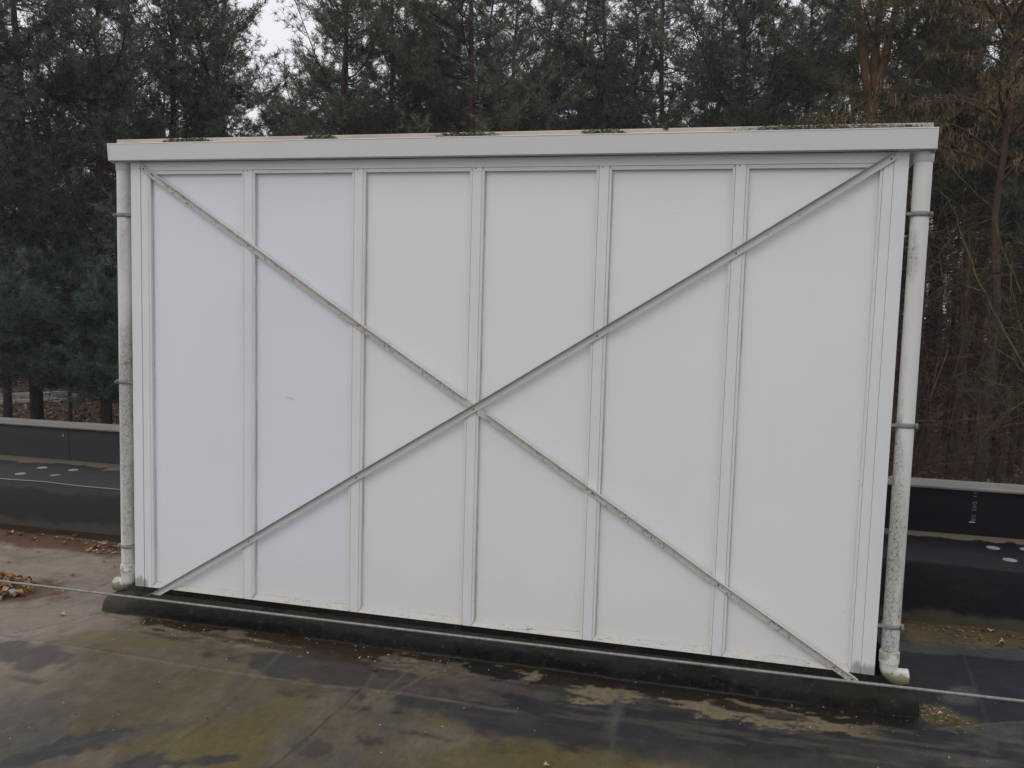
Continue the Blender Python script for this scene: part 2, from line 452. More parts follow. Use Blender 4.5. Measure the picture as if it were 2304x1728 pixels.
for q in M_bark_orange.node_tree.nodes:
    if q.type == 'MIX' and abs(q.inputs['A'].default_value[0]-.105) < 1e-3: q.inputs['A'].default_value = (.24, .125, .070, 1); q.inputs['B'].default_value = (.13, .072, .045, 1)
M_branch, _, _b = new_mat('bare_branch', .9, .1)
_g = NT(_.node_tree if hasattr(_, 'node_tree') else _)
_c = _g.mix(_g.ramp(_g.noise(_g.pos(), 9, 4), .4, .65), (.10, .088, .040), (.055, .046, .034)); _g.lk(_c, _b.inputs['Base Color'])
def make_ground():
    m, nt, b = new_mat('forest_floor', .95, .1); g = NT(nt); P = g.pos()
    n = g.noise(P, .5, 6, .7); n2 = g.noise(P, 6, 6, .7); n3 = g.noise(P, 14, 3, .6)
    c = g.mix(g.ramp(n2, .3, .7), (.040, .027, .020), (.095, .062, .042))
    c = g.mix(g.ramp(n3, .60, .70, 0, .7), c, (.20, .145, .10))
    c = g.mix(g.ramp(n, .56, .68, 0, .6), c, (.035, .040, .018))
    g.lk(c, b.inputs['Base Color']); g.bump(n2, .5, .08, b); return m
M_ground = make_ground()
M_road = finish(epdm('asphalt', base=(.13, .135, .145), dirt=(.17, .17, .17), horiz=False, rough=.8))
M_roadedge, _, _b = new_mat('pale_kerb', .8); _b.inputs['Base Color'].default_value = (.40, .39, .36, 1)
M_wallout, _, _b = new_mat('brick_wall', .9); _b.inputs['Base Color'].default_value = (.22, .13, .09, 1)

FLOOR = -0.127
GZ = -2.6
# ================================================================== setting
# forest floor out to the horizon
mb = MB(); mb.add([(-500, -500, GZ), (500, -500, GZ), (500, 700, GZ), (-500, 700, GZ)], [(0, 1, 2, 3)])
tag(mb.build('ground', M_ground), kind='structure')
# path seen between the trunks at the left
d = Vector((2.42, 2.85, 0)).normalized(); nrm = Vector((-d.y, d.x, 0)); p0 = Vector((-22.98, 22.84, GZ))
a, b_ = p0 - d * 60, p0 + d * 60
mb = MB(); w = 2.35
mb.add([a + Vector((0,0,.02)), b_ + Vector((0,0,.02)), b_ + nrm*w + Vector((0,0,.02)), a + nrm*w + Vector((0,0,.02))], [(0, 1, 2, 3)])
road = tag(mb.build('road', M_road), kind='structure')
for off in (-.06, w + .06):
    mb = MB(); q = nrm * off
    v = []
    for zz in (0, .12):
        for e, s_ in ((a, -.07), (b_, -.07), (b_, .07), (a, .07)): v.append(e + q + nrm * s_ + Vector((0, 0, zz)))
    mb.add(v, [(0,3,2,1),(4,5,6,7),(0,1,5,4),(1,2,6,5),(2,3,7,6),(3,0,4,7)])
    mb.build('road_edge', M_roadedge, road)
# building under the roof
mb = MB(); mb.box((-7, -10, GZ), (10, 2.20, FLOOR - .02))
tag(mb.build('building_walls', M_wallout), kind='structure')

# --- painted roof membrane (stains are real dirt on the sheet)
xs = np.arange(-3.6, 6.0, .0135); ys = np.arange(-2.3, 1.225, .0135)
X, Y = np.meshgrid(xs, ys, indexing='ij')
wx = X + .16*(fbm(X*3, Y*3, 3)-.5)*2; wy = Y + .16*(fbm(X*3, Y*3, 9)-.5)*2
def blob(cx, cy, rx, ry, ang=0, edge=.35, amt=1.0, warp=1.0):
    x = X + (wx-X)*warp - cx; y = Y + (wy-Y)*warp - cy
    c, s_ = math.cos(math.radians(ang)), math.sin(math.radians(ang))
    u = (x*c + y*s_)/rx; v = (-x*s_ + y*c)/ry
    return amt * (1 - sstep(1-edge, 1+edge, np.sqrt(u*u+v*v)))
def over(c, mask, col): return c*(1-mask[..., None]) + np.array(col)*mask[..., None]
n0 = fbm(X*1.1, Y*1.1, 21); n1 = fbm(X*4, Y*4, 31); n2 = fbm(X*14, Y*14, 41); n3 = fbm(X*30, Y*30, 45, 4)
U_, W_ = X*.93 + Y*.37, -X*.37 + Y*.93            # rain-wash runs slightly askew to the sheets
stY = fbm(U_*9, W_*1.3, 51); stF = fbm(U_*26, W_*2.6, 57); stX = fbm(X*1.6, Y*9, 61); stXf = fbm(X*4, Y*30, 67)
def rag(cx, cy, rx, ry, ang=0, edge=.10, amt=1.0, k=1.0, st=None):
    """stain with a ragged outline"""
    x, y = X-cx, Y-cy; c, s_ = math.cos(math.radians(ang)), math.sin(math.radians(ang))
    u = (x*c + y*s_)/rx; v = (-x*s_ + y*c)/ry
    q = np.sqrt(u*u+v*v) + k*((n1-.5)*1.5 + (n2-.5)*.8 + (n3-.5)*.4) + (0 if st is None else (st-.5)*1.6)
    return amt*(1 - sstep(1-edge, 1+edge, q))
C = np.zeros(X.shape + (3,)) + np.array((.094, .076, .054))
C = over(C, sstep(.46, .56, n0 + .25*(stY-.5))*.6, (.075, .066, .048))
C = over(C, sstep(.50, .60, stY + .2*(n1-.5))*.55, (.122, .098, .068))
C = over(C, sstep(.54, .62, stF)*.30, (.140, .118, .084))
C = over(C, sstep(.55, .63, fbm(U_*6+3, W_*1.6, 71) + .2*(n2-.5))*.5, (.054, .051, .049))
C = over(C, sstep(.56, .62, fbm(X*3+7, Y*3, 75) + .2*(n2-.5))*.35, (.080, .070, .036))
# paler grey-brown sheet at the left
C = over(C, sstep(.28, -.35, X + .5*(n1-.5) - .30*(Y+.5))*.95, (.215, .178, .150))
C = over(C, sstep(.60, .15, X + .7*(n1-.5) - .1*(Y+.5))*sstep(-.55, -.75, Y + .2*(n1-.5))*.70, (.185, .150, .124))
C = over(C, sstep(.52, .60, stXf)*sstep(0, -.4, X)*.30, (.225, .192, .155))
C = over(C, sstep(.54, .60, fbm(X*2.3, Y*6, 77))*sstep(.1, -.3, X)*sstep(-.3, .1, Y)*.45, (.135, .112, .098))
# slate grey patches
C = over(C, rag(-.20, -.68, .27, .125, -12, .30, .80, .9, stY), (.064, .060, .060))
C = over(C, rag(.28, -1.12, .30, .14, 35, .5, .55, .6), (.070, .067, .068))
C = over(C, rag(.06, -.92, .10, .03, 0, .3, .6, .7), (.070, .064, .064))
C = over(C, rag(.45, -1.45, .20, .28, 0, .4, .75, .5), (.066, .065, .069))
# yellow-olive algae
C = over(C, rag(.78, -.92, .42, .24, 48, .7, .60, .9, stY), (.090, .072, .036))
C = over(C, rag(.55, -.72, .30, .12, 20, .6, .5, .7, stY), (.084, .068, .034))
C = over(C, rag(1.22, -1.12, .15, .36, -8, .5, .7, .7, stY), (.100, .080, .030))
C = over(C, rag(.98, -1.22, .16, .07, 25, .6, .45, .9, stF), (.105, .085, .036))
C = over(C, rag(.16, -.40, .34, .10, 12, .4, .6, .6), (.112, .088, .046))
C = over(C, rag(2.35, -.95, .46, .20, 22, .5, .85, .6), (.082, .066, .026))
C = over(C, rag(3.25, -.62, .50, .11, 24, .5, .85, .7), (.092, .078, .030))
C = over(C, rag(1.93, -.68, .09, .13, 30, .4, .8, .8), (.125, .104, .044))
C = over(C, rag(2.08, -.66, .16, .035, 8, .5, .6, .8), (.105, .090, .040))
C = over(C, rag(3.70, -.54, .20, .07, 25, .3, .85, 1.0), (.130, .122, .030))
C = over(C, rag(1.60, -.62, .06, .14, 20, .5, .5, .6), (.105, .088, .060))
# to the right the sheet is washed nearly bare
C = over(C, sstep(1.5, 2.3, X + .6*(n1-.5) + .55*(Y+.5) + .3*(stX-.5))*.90*(1-sstep(-.66, -.86, Y + .3*(n1-.5))), (.027, .0255, .026))
C = over(C, sstep(3.84, 3.98, X + .35*(n1-.5) - .15*Y)*sstep(-.34, -.14, Y + .35*(n1-.5) + .2*(stX-.5))*.97, (.0095, .0105, .0165))
C = over(C, sstep(3.55, 3.85, X + .4*(n1-.5) + .35*(Y+.45))*.85, (.016, .0165, .022))
C = over(C, rag(4.00, -.30, .50, .10, 25, .4, .65, .9, stX), (.056, .054, .053))
C = over(C, rag(3.98, -.44, .14, .03, 25, .4, .6, 1.0, stX), (.090, .084, .070))
C = over(C, rag(4.35, 1.06, .60, .17, 8, .2, .9, .9)*sstep(3.85, 4.1, X+.2*n1), (.105, .080, .045))
C = over(C, rag(4.3, .80, .55, .07, 10, .4, .65, 1.1, stX), (.066, .068, .066))
C = over(C, rag(3.93, -.06, .13, .09, -20, .4, .8, .9), (.085, .076, .036))
C = over(C, rag(4.10, .22, .10, .06, 60, .4, .7, .9), (.080, .076, .066))
C = over(C, rag(4.35, -.02, .35, .05, 25, .4, .6, 1.0, stX), (.070, .062, .050))
# darker washed band in front of the kerb
C = over(C, rag(1.28, -.42, .60, .12, -4, .2, .85, 1.2, stX), (.036, .033, .034))
C = over(C, rag(.98, -.46, .16, .035, -8, .3, .75, .6), (.040, .037, .038))
C = over(C, rag(2.85, -.50, 1.15, .20, 11, .25, .92, .7, stX), (.017, .0165, .0205))
C = over(C, sstep(.52, .60, stXf)*sstep(1.2, 1.8, X)*sstep(-.75, -.5, Y)*sstep(-.10, -.2, Y)*.4, (.090, .078, .062))
C = over(C, rag(2.60, -.40, .03, .26, -2, .6, .55, .4), (.075, .068, .060))
# wet rusty strip along the kerb with a ragged, crusty margin
dk = -.105 - Y
ragn = fbm(X*9, Y*16, 81); ragb = fbm(X*3.2, Y*7, 91); rags = fbm(X*12, Y*40, 95)
w_off = .42*(ragb-.5) + .12*(ragn-.5) + .06*(rags-.5)
tanm = (1-sstep(.150, .172, dk + .45*(fbm(X*4+3, Y*8, 97)-.5) + .15*(rags-.5)))
C = over(C, tanm*sstep(1.75, 2.05, X + .3*(n1-.5))*sstep(3.75, 3.5, X)*.92, (.150, .124, .080))
C = over(C, tanm*sstep(1.9, 1.5, X)*sstep(-.1, .1, X)*sstep(.44, .52, rags)*.8, (.150, .122, .082))
cr = np.abs(fbm(X*10, Y*34, 99)-.5)
C = over(C, tanm*sstep(.020, .008, cr)*sstep(1.75, 2.1, X)*.8, (.022, .019, .016))
wet = (1 - sstep(.092, .102, dk + w_off))*sstep(-.06, .02, X + .3*(ragb-.5))*sstep(3.88, 3.82, X)
C = over(C, wet*sstep(1.78, 1.66, X + .1*(n2-.5))*.95, (.023, .0125, .0065))
C = over(C, wet*sstep(1.66, 1.78, X + .1*(n2-.5))*.95, (.0085, .007, .006))
C = over(C, rag(1.98, -.19, .16, .06, -12, .08, .96, .55), (.0085, .0075, .0075))
C = over(C, rag(3.10, -.23, .12, .05, -10, .10, .95, .7), (.018, .012, .009))
C = over(C, rag(.95, -.24, .60, .04, -4, .3, .8, .8, stX), (.030, .018, .010))
C = over(C, rag(.30, -.255, .34, .055, -14, .2, .8, .8, stXf), (.052, .043, .040))
C = over(C, rag(.16, -.215, .24, .05, -10, .2, .75, .9, rags), (.150, .120, .080))
C = over(C, rag(.12, -.175, .05, .02, 0, .2, .9, .8), (.020, .016, .014))
C = over(C, rag(.22, -.23, .045, .018, 0, .2, .9, .8), (.024, .018, .015))
# dark worn patches at the lower left
C = over(C, rag(.68, -1.33, .07, .17, -30, .25, .80, 1.5, stF), (.034, .034, .038))
C = over(C, rag(1.02, -1.37, .10, .05, 25, .18, .85, 1.6, stF), (.036, .035, .038))
C = over(C, rag(1.20, -1.28, .08, .04, 20, .18, .85, 1.6, stF), (.034, .033, .037))
C = over(C, rag(1.52, -1.10, .055, .045, 20, .06, .7, 2.0, stF), (.040, .037, .036))
C = over(C, rag(1.70, -.96, .08, .06, 40, .08, .8, 2.0, stF), (.036, .034, .034))
C = over(C, rag(.85, -1.10, .06, .012, 15, .2, .7, .7), (.050, .047, .046))
C = over(C, rag(.80, -1.20, .22, .03, 42, .3, .6, .6), (.060, .057, .058))
C = over(C, rag(2.75, -.60, .06, .04, 0, .2, .7, .8), (.022, .022, .025))
C = over(C, rag(1.30, -.62, .05, .04, 0, .3, .5, .8), (.040, .038, .038))
C = over(C, rag(1.86, -.60, .16, .10, 0, .2, .6, 1.4, stF), (.032, .031, .032))
# leaf-stained strip at the foot of the ledge on the left
C = over(C, sstep(.74, .84, Y + .25*(n1-.5))*sstep(0, -.3, X)*.9, (.085, .050, .032))
C = over(C, sstep(1.03, 1.08, Y + .12*(n1-.5))*sstep(.2, -.1, X)*.92, (.030, .020, .014))
C = over(C, sstep(.50, .56, stX)*sstep(.25, .5, Y)*sstep(.9, .7, Y)*sstep(-.5, -.8, X)*.4, (.235, .20, .155))
C = over(C, rag(-1.0, .02, .36, .24, 0, .2, .85, .6), (.095, .058, .036))
Z = np.zeros_like(X)
Z += .010*(fbm(X*1.3, Y*1.3, 101)-.5) + .0035*(fbm(X*6, Y*6, 111)-.5)
def seam(pts, wid=.010, h=.004, dark=.6, col=(.030, .028, .026), light=None):
    """lap or wrinkle in the sheet: a small ridge with dirt along it"""
    global Z, C
    for (ax, ay), (bx, by) in zip(pts[:-1], pts[1:]):
        dx, dy = bx-ax, by-ay; L = math.hypot(dx, dy)
        t = ((X-ax)*dx + (Y-ay)*dy)/(L*L); u = ((X-ax)*-dy + (Y-ay)*dx)/L + .010*(n1-.5)
        k = (t >= -.01)*(t <= 1.01)
        Z = np.maximum(Z, Z + k*h*np.exp(-(u/wid)**2))
        C = over(C, k*dark*np.exp(-((u-wid*.8)/(wid*.55))**2), col)
        if light: C = over(C, k*.55*np.exp(-((u+wid*.9)/(wid*.9))**2), light)
tanl = (.150, .132, .095)
seam([(1.44,-1.40),(1.46,-1.26),(1.485,-1.03),(1.49,-.85),(1.50,-.57),(1.47,-.38)], .012, .009, .75, (.018,.017,.016), (.115,.098,.070))
seam([(-.75,-.55),(-.45,-.54),(.08,-.55),(.85,-.56),(1.26,-.57),(1.67,-.53),(2.2,-.55)], .009, .004, .35, (.045,.042,.038), tanl)
seam([(-.90,-.40),(-.74,-.24),(-.65,-.20),(-.58,-.18),(-.53,-.01),(-.49,.41),(-.44,1.0)], .008, .006, .8, (.028,.026,.024), (.140,.120,.096))
seam([(-.95,.25),(-.62,.10),(-.53,0)], .008, .004, .5)
seam([(-1.45,.10),(-1.33,.37),(-1.23,.72)], .02, .003, .25, (.07,.06,.05), (.17,.148,.112))
seam([(-.40,-.50),(-.27,-.29),(-.215,-.10)], .007, .004, .75)
seam([(-.205,-.10),(-.14,-.165),(.0,-.15)], .006, .003, .6)
seam([(1.80,-.20),(1.72,-.32),(1.66,-.52)], .008, .003, .25, (.05,.046,.04), (.15,.135,.105))
seam([(1.62,-.30),(1.60,-.60),(1.55,-.78)], .007, .003, .3, (.05,.046,.04), (.12,.105,.078))
seam([(.97,-.30),(1.0,-.62),(1.02,-.95),(1.0,-1.3)], .010, .002, .25, (.05,.047,.04), (.105,.092,.06))
seam([(.55,-1.62),(.75,-1.25),(.90,-1.05)], .010, .004, .5, (.035,.033,.033))
seam([(2.60,-.16),(2.62,-.55),(2.66,-1.1)], .008, .002, .25, (.035,.034,.034), (.075,.070,.062))
seam([(3.95,-.55),(4.12,-.05),(4.18,.5),(4.25,1.1)], .008, .003, .2, (.012,.012,.014), (.045,.045,.048))
seam([(3.9,-.17),(4.3,.02),(4.9,.2)], .008, .003, .3, (.02,.02,.02), (.080,.072,.058))
C *= (.72 + .34*n2 + .22*n3)[..., None]
lum = C.mean(-1, keepdims=True); C = np.clip((lum + (C-lum)*1.15)*1.10, .005, .6)
nx, ny = X.shape
V = np.stack([X, Y, Z + FLOOR], -1).reshape(-1, 3)
idx = np.arange(nx*ny).reshape(nx, ny)
F = np.stack([idx[:-1, :-1], idx[1:, :-1], idx[1:, 1:], idx[:-1, 1:]], -1).reshape(-1, 4)
roof = tag(link('roof_floor', mesh_np('roof_floor', V, F, M_roof, True, C.reshape(-1, 3))), kind='structure')
x0, x1, y0, y1 = xs[0], xs[-1], ys[0], ys[-1]
for r in ((-7, -10, 10, y0), (-7, y0, x0, y1), (x1, y0, 10, y1)):
    v = np.array([(r[0], r[1], FLOOR-.001), (r[2], r[1], FLOOR-.001), (r[2], r[3], FLOOR-.001), (r[0], r[3], FLOOR-.001)])
    link('roof_sheet', mesh_np('roof_sheet', v, [(0, 1, 2, 3)], M_roof, False, np.tile((.085, .074, .058), (4, 1))), roof)

# --- raised ledge behind, parapet behind it
prof = [(1.2, FLOOR-.05), (2.2, FLOOR-.05), (2.2, .205), (1.97, .21), (1.225, .210), (1.206, .206), (1.2, .195)]
mb = MB(); n = 260; xx = np.linspace(-7, 10, n); rs = np.random.RandomState(4)
k = len(prof); v = []
wob = np.interp(xx, xx[::6], rs.randn(len(xx[::6]))*.004); wob2 = np.interp(xx, xx[::5], rs.randn(len(xx[::5]))*.003)
for i, x in enumerate(xx):
    for j, (y, z) in enumerate(prof):
        v.append((x, y + (wob[i] if y < 1.21 else 0), z + (wob2[i] if z > .19 and y < 1.5 else 0)))
f = [(i*k+j, i*k+(j+1) % k, (i+1)*k+(j+1) % k, (i+1)*k+j) for i in range(n-1) for j in range(k)]
mb.add(v, [q[::-1] for q in f], True); 
ledge = tag(mb.build('roof_ledge', M_ledge), kind='structure')
md = ledge.modifiers.new('es', 'EDGE_SPLIT'); md.split_angle = math.radians(50)
mb = MB(); v = []
for i, x in enumerate(xx[40:130]):
    for (y, z) in ((1.197, .188), (1.197, .205), (1.204, .212), (1.212, .213)): v.append((x, y + wob[40+i], z + wob2[40+i]))
f = [(i*4+j, i*4+j+1, (i+1)*4+j+1, (i+1)*4+j) for i in range(89) for j in range(3)]
mb2 = MB(); mb2.tube([(x, 1.1985 + wob[i], .2075 + wob2[i]) for i, x in enumerate(xx) if x < 1.5], .0035, 6)
mb2.build('edge_trim', M_edge, ledge)
def disc_mesh():
    mb = MB(); n = 20; r = .036
    top = [(r*math.cos(2*math.pi*i/n), r*math.sin(2*math.pi*i/n), .003) for i in range(n)]
    bot = [(x*1.06, y*1.06, 0) for x, y, z in top]
    mb.add(top + bot, [tuple(range(n))] + [(n+i, n+(i+1) % n, (i+1) % n, i) for i in range(n)]); return mb.mesh('membrane_disc', M_disc)
dm = disc_mesh()
for x, y in [(-2.13, 1.38), (-2.16, 1.63), (-1.885, 1.64), (-1.85, 1.42), (4.57, 1.68), (4.59, 1.42), (4.76, 1.71)]:
    link('membrane_disc', dm, ledge, (x, y, .211))

par = empty('parapet', (1.5, 1.97, .205), 'low black membrane parapet with a grey coping along the back edge of the roof', 'parapet')
def at_par(o): o.matrix_parent_inverse = Matrix.Translation((-1.5, -1.97, -.205)); return o
joints = [-7, -4.6, -2.255, 10]
for i in range(3):
    mb = MB(); xa, xb = joints[i], joints[i+1]; lap = .003 if i == 1 else 0
    pr = [(1.972-lap, .206), (2.17, .206), (2.17, .470), (1.955-lap, .485 + .0034*(xa+2.2)*0), (1.957-lap, .40)]
    pr[3] = (1.955-lap, .478); xe = xb + (.055 if i == 1 else 0); mb.prism_x(pr, xa, xe)
    for q in range(len(mb.v)):
        if mb.v[q][2] > .46: mb.v[q] = (mb.v[q][0], mb.v[q][1], mb.v[q][2] + .0034*(mb.v[q][0]+2.2))
    at_par(mb.build('membrane_sheet', M_parapet, par, .003))
cj = [-7, -2.24, .9, 4.05, 7.1, 10]
def cz_at(x): return .489 + .0034*(x + 2.2)
for i in range(5):
    dz = [.0, .002, 0, .002, 0][i]; mb = MB(); xa, xb = cj[i], cj[i+1] - .004
    pr0 = [(1.930, -.012), (1.930, .0 + dz), (2.03, .002 + dz), (2.185, .004 + dz), (2.185, -.02)]
    n5 = len(pr0); v = [(x, y, cz_at(x) + z) for x in (xa, xb) for y, z in pr0]
    mb.add(v, [(q, (q+1) % n5, n5 + (q+1) % n5, n5 + q) for q in range(n5)] + [tuple(range(n5))[::-1], tuple(range(n5, 2*n5))])
    at_par(mb.build('coping', M_cap, par, .003))
# print on the membrane
def text_child(body, loc, size, parent, mat, fix, rot=(math.pi/2, math.pi/2, 0)):
    cu = bpy.data.curves.new('printed_text', 'FONT'); cu.body = body; cu.size = size; cu.extrude = .0004
    cu.space_character = 1.25
    t = bpy.data.objects.new('printed_text_curve', cu); COL.objects.link(t)
    me = bpy.data.meshes.new_from_object(t.evaluated_get(bpy.context.evaluated_depsgraph_get()))
    bpy.data.objects.remove(t); me.name = 'printed_character'; me.materials.clear(); me.materials.append(mat)
    o = link('printed_character', me, parent, loc); o.rotation_euler = rot; return fix(o)
for ci, ch in enumerate('11 045 SR'):
    zc = .494 - ci*.0215
    fy = 1.957 + max(0, .39 - zc)*.0774 - max(0, zc - .40)*.02
    if ch != ' ': text_child(ch, (4.509, fy - .0022, zc), .036, par, M_print, at_par)
mb = MB(); mb.box((4.500, 1.9600, .294), (4.533, 1.9640, .299)); at_par(mb.build('printed_dash', M_chalk, par))
mb = MB(); mb.box((-2.252, 1.952, .405), (-2.247, 1.953, .425)); at_par(mb.build('paint_fleck', M_chalk, par))

# --- kerb under the cabin: membrane-dressed plinth
kx0, kx1, ky0, ky1 = -.232, 3.856, -.097, 1.02
rings = [(-.004, FLOOR-.03), (-.002, -.120), (.0, -.092), (.002, -.074), (.008, -.061), (.020, -.052), (.038, -.046), (.070, -.039), (.0985, -.031), (.099, .002)]
per = []
step = .02
rad = .04
def rounded(inset):
    a0, a1, b0, b1 = kx0+inset, kx1-inset, ky0+inset, ky1-inset
    r = max(.004, rad - inset*.3); pts = []
    def seg(p, q, n): return [(p[0]+(q[0]-p[0])*i/n, p[1]+(q[1]-p[1])*i/n) for i in range(n)]
    def arc(cx, cy, t0): return [(cx+r*math.cos(t0+math.pi/2*i/4), cy+r*math.sin(t0+math.pi/2*i/4)) for i in range(4)]
    pts += seg((a0+r, b0), (a1-r, b0), 460) + arc(a1-r, b0+r, -math.pi/2)
    pts += seg((a1, b0+r), (a1, b1-r), 30) + arc(a1-r, b1-r, 0)
    pts += seg((a1-r, b1), (a0+r, b1), 20) + arc(a0+r, b1-r, math.pi/2)
    pts += seg((a0, b1-r), (a0, b0+r), 30) + arc(a0+r, b0+r, math.pi)
    return pts
mb = MB(); v = []; rs = np.random.RandomState(5)
for j, (ins, z) in enumerate(rings):
    P = rounded(ins); P = np.array(P); n = len(P)
    d1 = (fbm(P[:, 0]*2.2+j*.13, P[:, 1]*2.2, 201)-.5)*.024 + (fbm(P[:, 0]*11, P[:, 1]*11+j*.5, 211)-.5)*.020 + (fbm(P[:, 0]*30, P[:, 1]*30+j*.9, 221)-.5)*.012
    for i in range(n):
        kk = 1 if 1 <= j <= 6 else (.3 if j == 7 else 0)
        # push out/in along y at the front, x at the sides
        dy = d1[i]*kk*1.1 if P[i, 1] < .0 else 0
        v.append((P[i, 0], P[i, 1] + dy, z + d1[i]*kk*.7))
f = [(j*n+i, j*n+(i+1) % n, (j+1)*n+(i+1) % n, (j+1)*n+i) for j in range(len(rings)-1) for i in range(n)]
mb.add(v, f, True)
kerb = tag(mb.build('roof_kerb', M_kerb), kind='structure')
md = kerb.modifiers.new('es', 'EDGE_SPLIT'); md.split_angle = math.radians(55)

# ================================================================== white rooftop cabin
cab = empty('rooftop_cabin', (1.8, 0.5, 0), 'white panelled rooftop cabin with crossed braces, gutter and two downpipes', 'cabin')
CM = Matrix.Translation((-1.8, -.5, 0))
def inc(o): o.matrix_parent_inverse = CM; return o
ZT, ZH = 2.2159, 2.263
mb = MB(); mb.box((-.077, .03, .0), (3.673, .96, 2.262)); inc(mb.build('cabin_body', M_seam if False else M_frame, cab))
# dark joint backing behind the seams
mb = MB(); mb.box((-.02, .0235, .001), (3.617, .0285, 2.2585)); inc(mb.build('joint_backing', M_seam, cab))
# header, corner posts, mullions
mb = MB(); mb.box((-.023, 0, ZT + .0012), (3.620, .013, ZH - .002)); inc(mb.build('header_board', M_frame, cab))
for side in (0, 1):
    mb = MB()
    if side == 0: mb.box((-.082, -.003, .0), (-.0246, .029, ZH-.001)); 
    else: mb.box((3.6214, -.003, .0), (3.678, .029, ZH-.001))
    p = inc(mb.build('corner_post', M_frame, cab, .0012))
    mb = MB()
    if side == 0: mb.box((-.0225, 0, .0), (.0195, .013, ZT))
    else: mb.box((3.5805, 0, .0), (3.6205, .013, ZT))
    mb.build('cover_strip', M_frame, p, .0008).matrix_parent_inverse = CM @ Matrix.Identity(4)
    p.children[0].matrix_parent_inverse = p.matrix_world.inverted() if False else Matrix.Identity(4)
mull = None
for i in range(1, 6):
    if mull is None:
        mb = MB(); mb.box((-.0225, 0, .0), (.0225, .013, ZT)); mull = mb.mesh('mullion', M_frame)
    o = inc(link('mullion', mull, cab, (.6*i, 0, 0)))
    m = o.modifiers.new('bevel', 'BEVEL'); m.width = .0008; m.segments = 1
for q in [o for o in cab.children if o.name.startswith('mullion')]:
    mb = MB(); mb.tube([(-.006, -.0012, ZT-.004), (-.006, .003, ZT-.004)], .0032, 8); mb.build('screw', M_screw, q)
# panels with mitred beads and sills
BW, BT, GAP = .0115, .0165, .0013
for i in range(6):
    xa = .0225 + .6*i if i else .0195
    xb = .6*(i+1) - .0225 if i < 5 else 3.5805
    mb = MB(); mb.box((xa + .002, .022, .01), (xb - .002, .029, ZT - .002))
    p = inc(mb.build('panel', M_panel_cool if i < 2 else M_panel, cab))
    x0_, x1_ = xa + GAP, xb - GAP; z1_ = ZT - GAP*.6
    def bead(quads, mat, name='glazing_bead'):
        mb = MB()
        for outer, inner, oy, iy in quads:
            # outer/inner: pairs of (x,z); front bevelled, then a return to the panel
            (ax, az), (bx, bz) = outer; (cx, cz), (dx, dz) = inner
            vv = [(ax, oy, az), (bx, oy, bz), (dx, iy, dz), (cx, iy, cz), (cx, .0225, cz), (dx, .0225, dz), (ax, .0225, az), (bx, .0225, bz)]
            mb.add(vv, [(0, 1, 2, 3), (3, 2, 5, 4), (6, 7, 1, 0), (0, 3, 4, 6), (1, 7, 5, 2)])
        return mb.build(name, mat, p)
    zb = .027                                   # top of sill at the panel
    bead([((x0_, z1_), (x0_, .003)), ((x0_+BW, z1_-BT), (x0_+BW, zb))][0:0] or [(((x0_, .004), (x0_, z1_-.001)), ((x0_+BW, zb), (x0_+BW, z1_-BT)), .0008, .0022)], M_bead)
    bead([(((x1_, z1_-.001), (x1_, .004)), ((x1_-BW, z1_-BT), (x1_-BW, zb)), .0008, .0022)], M_bead)
    bead([(((x0_+.0012, z1_), (x1_-.0012, z1_)), ((x0_+BW+.0008, z1_-BT+.0003), (x1_-BW-.0008, z1_-BT+.0003)), .0008, .0022)], M_bead)
    bead([(((x1_-.0012, .0025), (x0_+.0012, .0025)), ((x1_-BW-.0008, zb-.0003), (x0_+BW+.0008, zb-.0003)), -.004, .016)], M_sill, 'sill')

# braces: L-angles laid over the frame
def brace(pts, mat, lift, notch=None, fmat=None):
    pts = [Vector((x, 0, z)) for x, z in pts]
    half = .0165
    def sweep(mb, P, prof, a0=None, a1=None):
        n = len(prof); v = []
        for i, p in enumerate(P):
            t = (P[min(i+1, len(P)-1)] - P[max(i-1, 0)]).normalized()
            u = Vector((-t.z, 0, t.x))
            if u.z < 0: u = -u
            for (w, y) in prof: v.append(p + u*w + Vector((0, y, 0)))
        f = [(i*n+j, i*n+(j+1) % n, (i+1)*n+(j+1) % n, (i+1)*n+j) for i in range(len(P)-1) for j in range(n)]
        mb.add(v, f); mb.add(v[:n], [tuple(range(n))]); mb.add(v[-n:], [tuple(range(n))[::-1]])
    mb = MB()
    leg = [(-half, lift), (half-.003, lift), (half-.003, lift-.003), (-half, lift-.003)]
    flg = [(half-.003, lift), (half, lift), (half, lift-.018), (half-.003, lift-.018)]
    sweep(mb, pts, leg); nleg = len(mb.f)
    if notch is None: sweep(mb, pts, flg)
    else:
        a = [p for p in pts if p.x < notch[0]] + [pts[0].lerp(pts[0], 0)]
        a = a[:-1]; b = [p for p in pts if p.x > notch[1]]
        def on(x):
            for p, q in zip(pts[:-1], pts[1:]):
                if p.x <= x <= q.x: return p.lerp(q, (x-p.x)/(q.x-p.x))
        sweep(mb, a + [on(notch[0])], flg); sweep(mb, [on(notch[1])] + b, flg)
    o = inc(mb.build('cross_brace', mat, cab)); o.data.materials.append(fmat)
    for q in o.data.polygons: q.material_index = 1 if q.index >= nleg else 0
    return o
b1pts = [(-.022, 2.238), (.603, 1.842), (1.208, 1.457), (1.812, 1.082), (2.401, .714), (2.993, .338), (3.589, -.030), (3.603, -.039)]
b2pts = [(-.004, -.066), (.611, .316), (1.21, .698), (1.814, 1.077), (2.396, 1.451), (2.997, 1.836), (3.6195, 2.242)]
b1 = brace(b1pts, M_brace1, -.0035, (1.765, 1.870), M_flange1)
b2 = brace(b2pts, M_brace2, -.0072, None, M_flange2)
